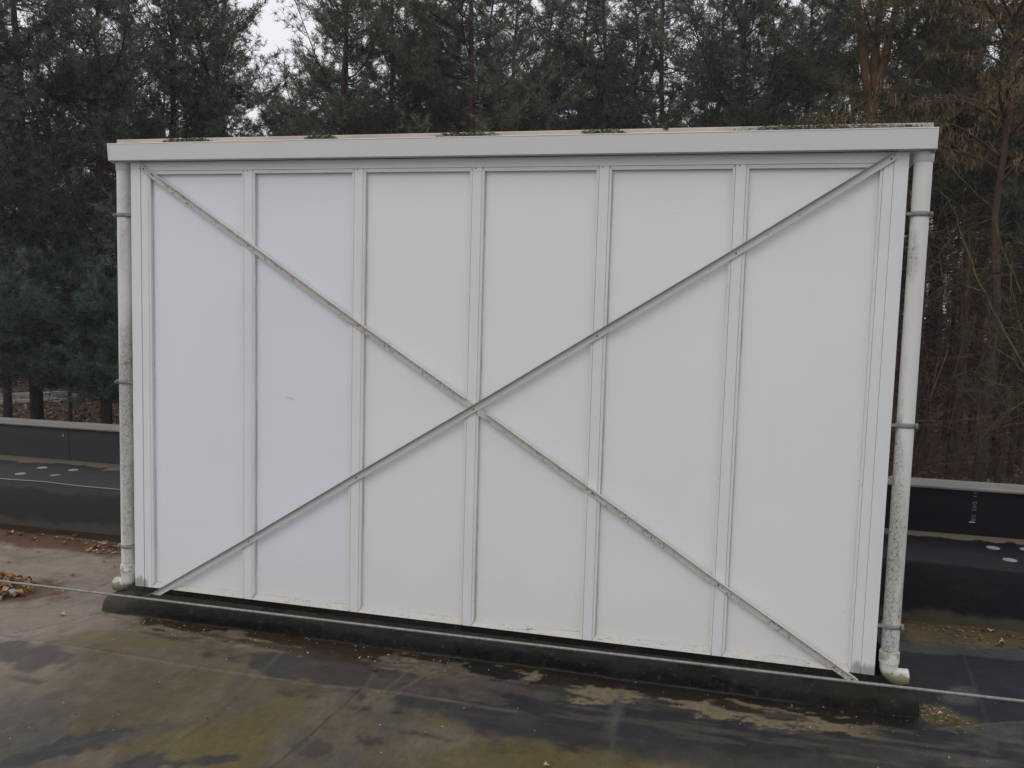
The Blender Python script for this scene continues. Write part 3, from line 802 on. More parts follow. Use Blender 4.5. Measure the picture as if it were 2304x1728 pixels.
def screw(parent, x, z, y, r=.0042):
    mb = MB(); n = 8
    top = [(x + r*math.cos(2*math.pi*i/n), y-.0012, z + r*math.sin(2*math.pi*i/n)) for i in range(n)]
    bot = [(a, y+.0005, c) for a, _, c in top]
    mb.add(top+bot, [tuple(range(n)), *[(i, n+i, n+(i+1) % n, (i+1) % n) for i in range(n)]])
    mb.build('screw', M_screw, parent)
for x, z in [(-.002, 2.2255), (.603, 1.838), (1.208, 1.453), (2.401, .711), (2.993, .335), (3.585, -.030)]: screw(b1, x, z, -.0066)
for x, z in [(.030, -.047), (.611, .312), (1.21, .694), (1.814, 1.074), (2.396, 1.447), (2.997, 1.831), (3.608, 2.231)]: screw(b2, x, z, -.0103)
# pencil scrawl on the second panel
PDX, PDZ = .10, -.137
mb = MB()
for q in ([(.700, 1.208), (.712, 1.216), (.708, 1.205)], [(.719, 1.205), (.724, 1.215)], [(.727, 1.212), (.731, 1.203)], [(.735, 1.213), (.739, 1.201), (.743, 1.210)], [(.745, 1.203), (.757, 1.203)]):
    mb.tube([(x + PDX, .0218, z + PDZ) for x, z in q], .0009, 5)
inc(mb.build('pencil_mark', M_pencil, cab))

# roof slab with its trimmed front edge
mb = MB()
pr = [(.001, 2.268), (.001, 2.378), (.02, 2.381), (1.02, 2.405), (1.02, 2.268)]
mb.prism_x(pr, -.166, 3.764)
slab = inc(mb.build('cabin_roof', M_fascia, cab, .003))
rs = np.random.RandomState(3)
def moss(x0, x1, dens, cols, zlo, zhi, size):
    n = int(dens*(x1-x0))
    V, F, Cc = [], [], []
    cx = np.clip(rs.beta(2, 2, n), 0, 1)*(x1-x0)+x0; e = np.minimum(cx-x0, x1-cx)/(x1-x0)*2
    cz = zlo + (zhi-zlo)*rs.rand(n)*np.clip(.5 + e*1.3, 0, 1)
    for i in range(n):
        c = np.array(cols[rs.randint(len(cols))])*(.6+.8*rs.rand()); s_ = size*(.5+rs.rand())
        d = rs.randn(3); d[1] = -abs(d[1]); d /= np.linalg.norm(d)
        s3 = rs.randn(3); s3 -= d*s3.dot(d); s3 /= np.linalg.norm(s3)
        p = np.array((cx[i], .001, cz[i])); b = len(V)
        V += [p + s3*s_*.5, p - s3*s_*.5, p + d*s_ + s3*s_*.3, p + d*s_ - s3*s_*.3]; F.append((b, b+1, b+3, b+2)); Cc += [c]*4
    o = link('moss_patch', mesh_np('moss_patch', V, F, M_moss, False, np.array(Cc)), slab); o['kind'] = 'stuff'
GR = [(.15, .145, .05), (.24, .225, .13), (.08, .078, .035), (.38, .35, .27), (.13, .11, .065), (.45, .42, .35)]
LI = [(.38, .37, .30), (.30, .28, .18), (.20, .19, .08), (.46, .44, .38), (.12, .105, .07)]
for (x0_, x1_, dn, cc) in [(.10, .40, 2600, GR), (.90, 1.09, 2800, GR), (1.585, 1.86, 2800, GR), (1.70, 1.92, 1600, LI), (2.28, 2.50, 2600, GR), (2.95, 3.76, 1500, LI), (3.05, 3.45, 1600, GR)]:
    moss(x0_, x1_, dn, cc, 2.354, 2.3765, .0062)
moss(2.655, 2.685, 1500, [(.20, .20, .05)], 2.374, 2.384, .007)
# stain fringes beside the moss
# gutter: box channel, front leaning outward, end caps, outlet boxes
gp = [(-.0615, 2.345), (-.053, 2.264), (-.052, 2.263), (-.0045, 2.263), (-.0045, 2.340), (-.0075, 2.340), (-.0075, 2.266), (-.0500, 2.266), (-.0582, 2.345)]
mb = MB(); mb.prism_x(gp, -.172, 3.769)
gut = inc(mb.build('gutter', M_gutter, cab, .0012))
mb = MB(); mb.tube([(-.172, -.0605, 2.3455), (3.769, -.0605, 2.3455)], .0028, 8); mb.build('gutter_rim', M_gutter, gut)
for xa, xb in ((-.176, -.1722), (3.7692, 3.773)):
    mb = MB(); pr = [(-.063, 2.348), (-.0545, 2.262), (.07, 2.236), (.07, 2.340), (-.003, 2.347)]
    mb.prism_x(pr, xa, xb); mb.build('end_cap', M_gutter, gut, .001)
for xa, xb in ((-.1715, -.084), (3.680, 3.7685)):
    mb = MB(); pr = [(-.004, 2.2625), (.066, 2.240), (.066, 2.335), (-.004, 2.335)]
    mb.prism_x(pr, xa, xb); mb.build('outlet_box', M_gutter, gut, .001)

# downpipes
def downpipe(px, sgn, mat, clips, jointz):
    y = .023; r = .0365
    mb = MB(); mb.tube([(px, y, 2.244), (px, y, 2.0), (px, y, .078)], r, 28)
    o = inc(mb.build('downpipe', mat, cab))
    mb = MB(); mb.tube([(px, y, 2.262), (px, y, 2.222), (px, y, 2.219)], [r+.004, r+.004, r+.0005], 28); mb.build('top_collar', M_gutter, o)
    for zc in clips:
        mb = MB(); mb.tube([(px, y, zc-.011), (px, y, zc-.0085), (px, y, zc+.0085), (px, y, zc+.011)], [r+.001, r+.0042, r+.0042, r+.001], 28, cap=False)
        # lug with bolt and tie bar to the wall edge
        mb.box((px+sgn*.041-.006, y-.024, zc-.010), (px+sgn*.041+.006, y-.004, zc+.010))
        ex = -.082 if sgn < 0 else 3.678
        mb.box((min(px-sgn*.03, ex), y-.006-.024, zc-.006), (max(px-sgn*.03, ex), y-.002-.02, zc+.006))
        mb.tube([(px+sgn*.041, y-.036, zc), (px+sgn*.041, y+.004, zc)], .0055, 8)
        mb.build('pipe_clip', M_clip, o)
    # elbow: socket, bend, outlet
    zc = -.002 if sgn > 0 else -.010; R = .042
    arc = [(px + sgn*(R - R*math.cos(t)), y, zc + R - R*math.sin(t)) for t in np.linspace(0, math.pi/2, 9)]
    end = arc[-1]
    mb = MB()
    mb.tube([(px, y, .112), (px, y, .108), (px, y, .060)], [r+.003, r+.0055, r+.0055], 28)
    mb.tube([(px, y, .062)] + [(px, y, .046)] + [(a, y, c) for a, _, c in arc] , [r+.001]*11, 28, cap=False)
    mb.tube([(end[0]-sgn*.006, y, end[2]), (end[0]+sgn*.030, y, end[2]), (end[0]+sgn*.038, y, end[2]), (end[0]+sgn*.040, y, end[2])], [r, r+.001, r+.001, r-.004], 28)
    mb.build('elbow', M_elbow, o)
    return o
downpipe(-.142, -1, M_pipe_l, (1.99, 1.11, .212), 0)
downpipe(3.738, 1, M_pipe_r, (2.005, 1.112, .228), 0)

# ================================================================== lifeline cable
cb = empty('steel_cable', (-2.3, -1.2, FLOOR), 'taut grey twisted steel cable stretched low across the roof in front of the cabin', 'cable')
N = 2600; t = np.linspace(0, 1, N); cxs = -2.3 + 8.9*t
cz = .4095 + (cxs+2.3)*(.0068) - .02*np.sin(np.pi*t)
cz += .012
ring = 18; ang = np.linspace(0, 2*np.pi, ring, endpoint=False)
tw = cxs*2*np.pi/.085
rr = .0042*(1 + .16*np.cos(6*ang[None, :]))
A = ang[None, :] + tw[:, None]
V = np.stack([np.repeat(cxs[:, None], ring, 1), -1.2 + rr*np.cos(A), cz[:, None] + rr*np.sin(A)], -1).reshape(-1, 3) - np.array((-2.3, -1.2, FLOOR))
ii = np.arange(N*ring).reshape(N, ring)
F = np.stack([ii[:-1], ii[1:], np.roll(ii, -1, 1)[1:], np.roll(ii, -1, 1)[:-1]], -1).reshape(-1, 4)
link('rope', mesh_np('rope', V, F, M_cable, True), cb)
for xp in (0, 8.9):
    mb = MB(); zt = (cz[0] if xp == 0 else cz[-1]) - FLOOR
    mb.tube([(xp, 0, 0), (xp, 0, zt + .06)], .021, 16); mb.tube([(xp, 0, 0), (xp, 0, .012)], .09, 20)
    mb.build('post', M_post, cb)

# ================================================================== leaves, pebble, crumbs
rs = np.random.RandomState(77)
def leaf_mesh(seed, L=.05):
    r = np.random.RandomState(seed); n = 7; V = []
    curl = r.uniform(.2, .9); bend = r.uniform(-.5, .8); wmax = L*r.uniform(.26, .42)
    for i in range(n):
        t = i/(n-1); w = wmax*math.sin(math.pi*min(1, t*.92+.06))**.8*(1+.25*math.sin(9*t+seed))
        x = (t-.5)*L; zc = bend*L*.35*(t-.5)**2*4
        V += [(x, -w, zc + curl*w), (x, 0, zc), (x, w, zc + curl*w*r.uniform(.6, 1.2))]
    F = [(i*3+j, (i+1)*3+j, (i+1)*3+j+1, i*3+j+1) for i in range(n-1) for j in range(2)]
    cols = [(.27, .115, .042), (.34, .165, .066), (.37, .225, .115), (.18, .072, .030), (.46, .33, .20), (.31, .145, .055)]
    c = np.array(cols[seed % 6])*r.uniform(.85, 1.1)
    V = np.array(V); V[:, 2] -= V[:, 2].min() 
    return mesh_np('leaf', V, F, M_leaf, True, np.tile(c, (len(V), 1)))
leaves = [leaf_mesh(s) for s in range(12)]
# leaf pile at the left
pile = empty('leaf_pile', (-1.10, .0, FLOOR), 'heap of dry brown leaves left of the cabin behind the cable, a pebble in it', 'leaf pile')
def mound_h(x, y): return .055*np.exp(-((x/.28)**2 + (y/.17)**2)**1.5)
g = np.linspace(-.36, .36, 40); gx, gy = np.meshgrid(g, g*.66, indexing='ij')
gz = mound_h(gx, gy)*(.55 + .9*fbm(gx*14+9, gy*14+9, 301)) - .016
V = np.stack([gx, gy, gz], -1).reshape(-1, 3); ii = np.arange(1600).reshape(40, 40)
F = np.stack([ii[:-1, :-1], ii[1:, :-1], ii[1:, 1:], ii[:-1, 1:]], -1).reshape(-1, 4)
cc = np.array((.085, .046, .028))*(.6 + .9*rs.rand(1600, 1)); 
o = link('leaf_mould', mesh_np('leaf_mould', V, F, M_litter, False, cc), pile); o['kind'] = 'stuff'
for i in range(298):
    a, q = rs.rand()*6.283, rs.rand()**.6
    x, y = .34*q*math.cos(a), .20*q*math.sin(a)
    o = link('leaf', leaves[rs.choice([0,1,1,2,2,4,5,3,6,7,8,10])], pile, (x, y, float(mound_h(x, y)) + rs.uniform(.001, .012)))
    o.rotation_euler = (rs.normal()*.55, rs.normal()*.55, rs.rand()*6.28); o.scale = [rs.uniform(.55, 1.0)]*3
mb = MB()
for i in range(1):
    n, mN = 12, 8; v = []
    for a in range(mN+1):
        th = math.pi*a/mN
        for b in range(n): v.append((.032*math.sin(th)*math.cos(2*math.pi*b/n), .026*math.sin(th)*math.sin(2*math.pi*b/n), .019*math.cos(th)))
    mb.add(v, [(a*n+b, a*n+(b+1) % n, (a+1)*n+(b+1) % n, (a+1)*n+b) for a in range(mN) for b in range(n)], True)
tag(mb.build('pebble', M_pebble, None, 0, (-.835, -.055, FLOOR + .024)), 'smooth blue grey pebble lying in the heap of dry leaves', 'pebble')
# single leaves
def scatter(n, box, label, smin=.6, smax=1.0, bias=None):
    for i in range(n):
        x = rs.uniform(box[0], box[2]); y = rs.uniform(box[1], box[3])
        o = link('fallen_leaf', leaves[rs.choice([1, 2, 4, 5, 0, 7, 8, 10])], None, (x, y, FLOOR + .006))
        o.rotation_euler = (rs.normal()*.22, rs.normal()*.22, rs.rand()*6.28); o.scale = [rs.uniform(smin, smax)]*3
        tag(o, label, 'leaf', 'dry leaves scattered on the roof')
scatter(34, (-2.3, .80, -.70, 1.10), 'dry leaf on the dirty strip along the foot of the ledge, left of the cabin', .5, 1.1)
scatter(11, (3.95, .92, 5.0, 1.17), 'dry leaf on the dark floor at the foot of the ledge, right of the cabin', .5, 1.0)
scatter(8, (-1.6, -.25, -.35, .70), 'dry leaf on the bare grey membrane left of the cabin', .35, .7)
scatter(5, (3.88, -.16, 4.05, .03), 'dry leaf at the right-hand end of the black kerb', .3, .5)
# crumbs: broken bits of leaf and grit, nobody could count them
def crumbs(name, boxes, parent=None):
    V, F, Cc = [], [], []
    for (n, x0_, y0_, x1_, y1_, smin, smax, cols) in boxes:
        for i in range(n):
            x = rs.uniform(x0_, x1_); y = rs.uniform(y0_, y1_); s_ = rs.uniform(smin, smax); a = rs.rand()*6.28
            c = np.array(cols[rs.randint(len(cols))])*rs.uniform(.7, 1.2); b = len(V)
            u = np.array((math.cos(a), math.sin(a), 0)); w_ = np.array((-math.sin(a), math.cos(a), 0))*rs.uniform(.25, .7)
            if n > 1000 and vnoise(np.array(x*3.1), np.array(y*7.0), 601) < .40: continue
            p = np.array((x, y, FLOOR + .006 + rs.rand()*.004)); t_ = np.array((0, 0, rs.uniform(-.3, .5)*s_))
            V += [p - u*s_, p - w_*s_ + t_*.5, p + u*s_ + t_, p + w_*s_]; F.append((b, b+1, b+2, b+3)); Cc += [c]*4
    o = link(name, mesh_np(name, V, F, M_litter, False, np.array(Cc)), parent); return tag(o, kind='stuff')
BR = [(.20, .12, .07), (.30, .21, .14), (.12, .07, .045), (.40, .32, .24)]
PALE = [(.55, .52, .46), (.40, .37, .32), (.62, .60, .56)]
TW = [(.20, .15, .085), (.33, .27, .17), (.10, .075, .04), (.13, .115, .05), (.07, .055, .035)]
crumbs('leaf_litter', [(1300, -2.6, .78, -.6, 1.03, .004, .016, BR), (240, -2.6, .62, -.6, .80, .003, .009, BR), (260, 3.9, .98, 5.2, 1.17, .003, .011, BR),
    (260, 3.86, -.14, 4.00, .04, .002, .008, TW), (50, 3.95, -.22, 4.15, -.08, .002, .007, TW),
    (130, 0.0, -.30, 1.9, -.11, .002, .007, PALE), (60, 1.9, -.35, 3.9, -.12, .002, .005, PALE), (75, -.6, -1.6, 4.2, -.3, .002, .0055, PALE), (40, 3.9, -.1, 5.0, 1.1, .002, .006, PALE),
    (26, .2, -1.4, 3.2, -.3, .003, .008, [(.02, .02, .02)])])
def dark_bit(x, y, s_, label):
    o = link('fallen_leaf', leaves[3], None, (x, y, FLOOR+.004)); o.scale = (s_, s_*.6, s_); o.rotation_euler = (.2, .1, 1.2)
    return tag(o, label, 'leaf', 'wet leaves stuck to the roof')
for (x, y, s_, l) in [(1.47, -.36, .9, 'small dark leaf scrap on the roof just in front of the rusty wet strip'), (1.02, -1.0, .45, 'tiny dark leaf scrap lying alone on the brown roof at lower left')]:
    dark_bit(x, y, s_, l)
o = link('fallen_leaf', leaves[4], None, (2.41, -.955, FLOOR+.005)); o.scale = (.5,)*3; o.rotation_euler = (.1, .2, .6)
tag(o, 'pale crumpled leaf lying on the roof near the bottom of the photo', 'leaf', 'single leaves in front of the cabin')
o = link('fallen_leaf', leaves[4], None, (-.36, -.22, FLOOR+.005)); o.scale = (.7,)*3; o.rotation_euler = (.1, .1, .3)
tag(o, 'pale leaf beside the left front corner of the kerb', 'leaf', 'single leaves in front of the cabin')

# ================================================================== forest
def norm(a): return a/np.maximum(np.linalg.norm(a, axis=-1, keepdims=True), 1e-9)
def np_tubes(paths, sides):
    """paths: list of (pts (k,3), radii (k,)); returns V, F(quads)"""
    Vs, Fs, b = [], [], 0
    ang = np.linspace(0, 2*np.pi, sides, endpoint=False)
    for pts, r in paths:
        k = len(pts); t = norm(np.gradient(pts, axis=0)); 
        ref = np.array((0.31, .77, .2)) if abs(t[0, 2]) > .7 else np.array((.1, .2, 1.0))
        a = norm(np.cross(t, ref)); c = np.cross(t, a)
        ring = pts[:, None, :] + (a[:, None, :]*np.cos(ang)[None, :, None] + c[:, None, :]*np.sin(ang)[None, :, None])*np.asarray(r)[:, None, None]
        Vs.append(ring.reshape(-1, 3)); ii = np.arange(k*sides).reshape(k, sides) + b
        Fs.append(np.stack([ii[:-1], ii[1:], np.roll(ii, -1, 1)[1:], np.roll(ii, -1, 1)[:-1]], -1).reshape(-1, 4)); b += k*sides
    return np.concatenate(Vs), np.concatenate(Fs)

def needles(rs, P, D, C, per, length, width, spread):
    n = len(P); P = np.repeat(P, per, 0); D = np.repeat(D, per, 0); C = np.repeat(C, per, 0)
    d = norm(D*spread + rs.randn(n*per, 3)); L = length*(.7+.6*rs.rand(n*per, 1))
    s_ = norm(np.cross(d, rs.randn(n*per, 3)))*width*.5
    base = P + rs.randn(n*per, 3)*.018
    V = np.stack([base - s_, base + s_, base + d*L], 1).reshape(-1, 3)
    F = np.arange(n*per*3).reshape(-1, 3)
    return V, F, np.repeat(C*(.75+.5*rs.rand(n*per, 1)), 3, 0)

def pine(seed, H=14, r0=.17, cb=4.0, Lmax=2.3, tufts=5.0, per=11, lean=(0, 0), fork=False, green=(.050, .072, .050), brown=.12, whorl=.5, dead=26, wdt=.017, gap=0.0, nl=.15):
    rs = np.random.RandomState(seed)
    hz = np.linspace(0, H, 18); sway = np.cumsum(rs.randn(18, 2)*.05, 0)*np.linspace(0, 1, 18)[:, None]
    T = np.zeros((18, 3)); T[:, 2] = hz; T[:, :2] = sway + np.outer(hz/H, lean)*1.0
    rad = r0*(1 - .86*(hz/H)**1.1); rad[0] *= 1.25
    paths = [(T, rad)]
    def tp(h): return np.array([np.interp(h, hz, T[:, i]) for i in range(3)])
    thin, tP, tD, tC = [], [], [], []
    if fork:
        for sx in (-1, 1):
            pts = np.array([tp(fork) + np.array((sx*.75*math.sin(q*1.3), .1*q, q*(H-fork)*.8)) for q in np.linspace(0, 1, 8)])
            paths.append((pts, np.linspace(r0*.62, r0*.16, 8)))
    h = cb
    while h < H - .1:
        t = (h-cb)/(H-cb)
        prof = (.66 + .34*math.sin(math.pi*min(1, t*1.1+.1)))*(1 - .72*max(0, t-.66)/.34)
        for kx in range(rs.randint(4, 7)):
            if rs.rand() < gap: continue
            az = rs.rand()*6.283; L = Lmax*prof*rs.uniform(.45, 1.2); el = rs.uniform(-.15, .55) + .3*t
            u = np.linspace(0, 1, 6)
            out = L*u*math.cos(el); up = L*(u*math.sin(el) - .13*np.sin(u*math.pi) + .16*u*u)
            azs = az + .4*rs.randn()*u
            B = tp(h + rs.uniform(-.2, .2)) + np.stack([out*np.cos(azs), out*np.sin(azs), up], -1)
            paths.append((B, np.linspace(.026*(.5+.5*L/Lmax), .007, 6)))
            bc = rs.uniform(.7, 1.3)
            m = max(5, int(L/.105))
            for si in range(m):
                s = .14 + .86*(si+rs.rand())/m
                q = np.array([np.interp(s, u, B[:, i]) for i in range(3)])
                bd = norm(B[-1]-B[0]); side = norm(np.cross(bd, (0, 0, 1)))*(1 if rs.rand() < .5 else -1)
                sl = L*rs.uniform(.18, .40)*(1.15-.55*s)
                dd = norm(bd*.7 + side*rs.uniform(.2, 1.1) + np.array((0, 0, rs.uniform(-.25, .7))))
                E = q + dd*sl
                thin.append((np.array([q, (q+E)/2 - np.array((0, 0, .02)), E]), np.array([.007, .005, .003])))
                k = max(3, int(tufts*sl/.30 + rs.rand()))
                w = np.linspace(.25, 1.0, k)[:, None] + rs.rand(k, 1)*.05
                tP.append(q + (E-q)*w + rs.randn(k, 3)*.045); tD.append(np.tile(norm(dd + np.array((0, 0, .45))), (k, 1))); tC.append(np.full(k, bc))
        h += whorl*rs.uniform(.6, 1.4)
    for i in range(dead):
        hh = rs.uniform(1.2, cb + 3.0); az = rs.rand()*6.283; L = rs.uniform(.5, 1.9)
        u = np.linspace(0, 1, 4); el = rs.uniform(-.25, .35)
        B = tp(hh) + np.stack([L*u*math.cos(az), L*u*math.sin(az), L*u*math.sin(el) - .12*L*u*u], -1) + rs.randn(4, 3)*.04*u[:, None]
        thin.append((B, np.linspace(.013, .004, 4)))
        for j in range(5):
            s = rs.uniform(.3, 1); q = B[0] + (B[-1]-B[0])*s; E = q + rs.randn(3)*.25
            thin.append((np.array([q, (q+E)/2 + rs.randn(3)*.03, E]), np.array([.005, .004, .002])))
    V1, F1 = np_tubes(paths, 7); V2, F2 = np_tubes(thin, 3)
    trunk = mesh_np('trunk', np.concatenate([V1, V2]), np.concatenate([F1, F2 + len(V1)]), M_bark, True)
    P = np.concatenate(tP); D = np.concatenate(tD); bcs = np.concatenate(tC)[:, None]
    g = np.array(green); n = len(P)
    cl = fbm(P[:, 0]*.9+50, P[:, 2]*.9+50, seed % 7 + 400)[:, None]
    Cn = g[None, :]*(.6 + .8*cl)*bcs
    Cn = np.where((rs.rand(n, 1) < brown), np.array((.095, .070, .040))[None, :], Cn)
    Vn, Fn, Cc = needles(rs, P, D, Cn, per, nl, wdt, .6)
    crown = mesh_np('crown', Vn, Fn, M_needle, False, Cc)
    return trunk, crown

G1, G2, G3 = (.138, .162, .116), (.126, .156, .122), (.150, .160, .100)
KIND = {
    'dense':  pine(1, 14.5, .16, 2.6, 2.7, 2.7, 10, green=G1, wdt=.017, whorl=.42),
    'dense2': pine(2, 13.5, .15, 2.2, 2.8, 2.7, 10, green=G2, wdt=.017, whorl=.42, lean=(.5, .2)),
    'broad':  pine(3, 14.0, .17, 3.2, 3.2, 2.4, 10, green=G1, brown=.16, wdt=.017, whorl=.45),
    'slim':   pine(4, 15.0, .11, 4.2, 1.7, 3.0, 9, green=G2, brown=.2, gap=.15),
    'sparse': pine(5, 15.0, .16, 6.6, 2.2, 3.0, 10, green=G3, brown=.28, gap=.15),
    'lean':   pine(6, 13.0, .16, 4.6, 2.4, 3.4, 10, green=G1, lean=(-3.2, .3)),
    'fork':   pine(7, 15.0, .20, 6.2, 2.3, 2.8, 10, fork=8.6, green=G3, brown=.25, gap=.15),
    'fork2':  pine(13, 14.5, .15, 5.4, 2.3, 2.4, 9, green=G3, brown=.2, gap=.2),
    'back':   pine(8, 14.5, .15, 5.5, 2.2, 2.3, 8, green=(.122, .128, .096), brown=.30, dead=60, gap=.15),
    'back2':  pine(9, 13.0, .13, 4.2, 2.1, 2.3, 8, green=(.116, .124, .096), brown=.36, dead=70, gap=.15),
}
KIND['thin'] = pine(10, 12.5, .085, 7.2, 1.5, 2.2, 8, green=(.116, .124, .096), brown=.4, dead=90, gap=.2)
print('needle tris', {k: len(v[1].polygons) for k, v in KIND.items()})
KIND['fork'][0].materials[0] = M_bark_orange
fr = random.Random(12)
def ray_xy(px, dist):
    v = CF + CR*((px-1152)/1975.81) + CU*((864-500)/1975.81)
    h = math.hypot(v.x, v.y); return CAM.x + v.x/h*dist, CAM.y + v.y/h*dist
def tree(kind, x, y, label, group, scale=1.0, rot=None, name='pine_tree'):
    t = empty(name, (x, y, GZ), label, 'tree', group)
    t.rotation_euler = (0, 0, fr.uniform(0, 6.28) if rot is None else rot); t.scale = (scale, scale, scale)
    tr, cr = KIND[kind]
    link('trunk', tr, t); link('crown', cr, t)
    return t
FRONT = [
    (-60, 23, 'dense2', 'dense pine cut off by the left edge of the photo', 1.0, None),
    (75, 25, 'dense', 'tall dense green pine at the far left, second from the photo edge', 1.05, None),
    (235, 24, 'dense2', 'dense dark green pine rising left of the cabin gutter', 1.0, None),
    (385, 26.5, 'broad', 'broad pine standing above the left end of the gutter', 1.0, None),
    (485, 27, 'dense', 'dark pine just left of the open gap of white sky', .92, None),
    (655, 26, 'lean', 'pine with a bare trunk leaning left under the gap of sky', 1.0, 0.35),
    (755, 23.5, 'dense', 'bushy green pine right of the gap of white sky', .98, None),
    (865, 26, 'broad', 'pine with a brownish crown between two bushy green ones', .98, None),
    (1065, 22.5, 'broad', 'broad spreading pine behind the middle of the gutter with visible trunk', 1.0, None),
    (1215, 27, 'dense2', 'dark green pine behind the cabin, left of the slim black trunk', 1.0, None),
    (1345, 24, 'slim', 'slim pine with a straight thin trunk against bright sky', 1.05, None),
    (1500, 26, 'dense', 'dark pine right of the slim thin trunk', 1.03, None),
    (1655, 22.5, 'dense2', 'dense blue green pine behind the right half of the gutter', 1.05, None),
    (1790, 27, 'broad', 'broad dark pine left of the forked orange trunk', 1.0, None),
    (1930, 21.5, 'fork', 'pine with a forked orange trunk above the right end of the gutter', 1.0, .2),
    (2075, 26, 'fork2', 'dark pine directly above the right downpipe', 1.0, None),
    (2185, 23, 'sparse', 'reddish trunked sparse pine right of the right downpipe', 1.0, None),
    (2285, 26, 'sparse', 'reddish trunked sparse pine at the right edge of the photo', 1.05, None),
    (615, 33, 'dense2', 'green pine further back, seen right below the gap of white sky', .80, None),
    (800, 30, 'dense', 'green pine behind and between the bushy ones left of centre', 1.0, None),
    (955, 28, 'dense2', 'dark pine left of the broad one with the visible trunk', 1.0, None),
    (1085, 28, 'dense2', 'dark pine behind the trunk of the broad spreading one', 1.05, None),
    (1285, 29, 'dense', 'dark pine close to the left side of the slim trunk', 1.06, None),
    (1140, 30, 'dense', 'dark pine right of the broad one with the visible trunk', 1.04, None),
    (1425, 29, 'broad', 'dark pine close to the right side of the slim trunk', 1.0, None),
    (1585, 30, 'dense', 'dark pine left of the blue green one', 1.04, None),
    (1720, 30, 'dense2', 'dark pine right of the blue green one', 1.08, None),
    (2420, 24, 'dense', 'dense green pine cut off by the right edge of the photo', 1.0, None),
]
for px, dist, kind, label, sc, rot in FRONT:
    x, y = ray_xy(px, dist); tree(kind, x, y, label, 'pines along the edge of the wood', sc, rot)
for i in range(19):
    px = -120 + i*132 + fr.uniform(-34, 34); dist = fr.uniform(30, 38)
    if 470 < px < 680: continue
    x, y = ray_xy(px, dist)
    tree(fr.choice(['back', 'back2', 'back2', 'sparse']), x, y, 'thin brownish pine deeper in the wood behind the front row', 'thin pines deeper in the wood', fr.uniform(.85, 1.0))
for i in range(26):
    px = -150 + i*100 + fr.uniform(-34, 34); dist = fr.uniform(40, 52)
    if 500 < px < 620: continue
    x, y = ray_xy(px, dist)
    tree(fr.choice(['back', 'back2']), x, y, 'distant thin pine standing far back in the wood', 'distant pines far back in the wood', fr.uniform(.72, .92))

# far wood: one mass of thicket and stems behind the trees one can tell apart
rs = np.random.RandomState(5)
n = 70000
az = np.radians(rs.uniform(-58, 32, n)); dist = rs.uniform(46, 78, n)
hh = GZ + 9.0*rs.rand(n)**1.7*(.6 + .7*fbm(az*14, dist*0, 501, 3))
P = np.stack([CAM.x + np.sin(az)*dist, CAM.y + np.cos(az)*dist, hh], -1)
d = norm(rs.randn(n, 3)*np.array((1, 1, .8))); L = rs.uniform(.25, .75, (n, 1)); s_ = norm(np.cross(d, rs.randn(n, 3)))*rs.uniform(.03, .14, (n, 1))
V = np.stack([P - s_ - d*L*.5, P + s_ - d*L*.5, P + d*L*.5], 1).reshape(-1, 3)
cA, cB = np.array((.040, .030, .024)), np.array((.034, .042, .030))
k = (fbm(az*25, hh*.4, 511) > .52)[:, None]
cc = np.where(k, cB, cA)*(.6 + .8*rs.rand(n, 1))
Cc = np.repeat(cc, 3, 0); F = np.arange(n*3).reshape(-1, 3)
# stems
m = 420; az = np.radians(rs.uniform(-58, 32, m)); dist = rs.uniform(46, 75, m)
b0 = np.stack([CAM.x + np.sin(az)*dist, CAM.y + np.cos(az)*dist, np.full(m, GZ)], -1); hgt = rs.uniform(7, 11, m); r = rs.uniform(.06, .16, m)
e = norm(np.stack([np.cos(az), -np.sin(az), 0*az], -1))*r[:, None]; bk = np.stack([np.sin(az), np.cos(az), 0*az], -1)*r[:, None]
up = np.stack([rs.randn(m)*.3, rs.randn(m)*.3, hgt], -1)
Vs = np.stack([b0 - e, b0 + e, b0 + bk, b0 + up], 1).reshape(-1, 3)
Fs = (np.arange(m)[:, None, None]*4 + np.array([(0, 1, 3), (1, 2, 3), (2, 0, 3)])[None]).reshape(-1, 3)
Cs = np.repeat(np.array((.045, .034, .028))*(.6 + .8*rs.rand(m, 1)), 4, 0)
o = link('distant_wood', mesh_np('distant_wood', np.concatenate([V, Vs]), np.concatenate([F, Fs + len(V)]), M_needle, False, np.concatenate([Cc, Cs])))
tag(o, kind='stuff')

# undergrowth between the trunks: dead twigs and low thicket
n = 26000
az = np.radians(rs.uniform(-55, 28, n)); dist = rs.uniform(26, 46, n)
az_d = np.degrees(az)
hh = GZ + .1 + 5.4*rs.rand(n)**1.35
hh = np.where(az_d < -33, GZ + 1.3 + 4.4*rs.rand(n), hh)
P = np.stack([CAM.x + np.sin(az)*dist, CAM.y + np.cos(az)*dist, hh], -1)
d = norm(rs.randn(n, 3)*np.array((1, 1, .7))); L = rs.uniform(.2, .7, (n, 1)); s_ = norm(np.cross(d, rs.randn(n, 3)))*rs.uniform(.006, .022, (n, 1))
V = np.stack([P - s_, P + s_, P + d*L], 1).reshape(-1, 3)
cc = np.where(rs.rand(n, 1) < .3, np.array((.040, .055, .036)), np.array((.055, .040, .030)))*(.5 + .9*rs.rand(n, 1))
o = link('undergrowth', mesh_np('undergrowth', V, np.arange(n*3).reshape(-1, 3), M_needle, False, np.repeat(cc, 3, 0)))
tag(o, kind='stuff')

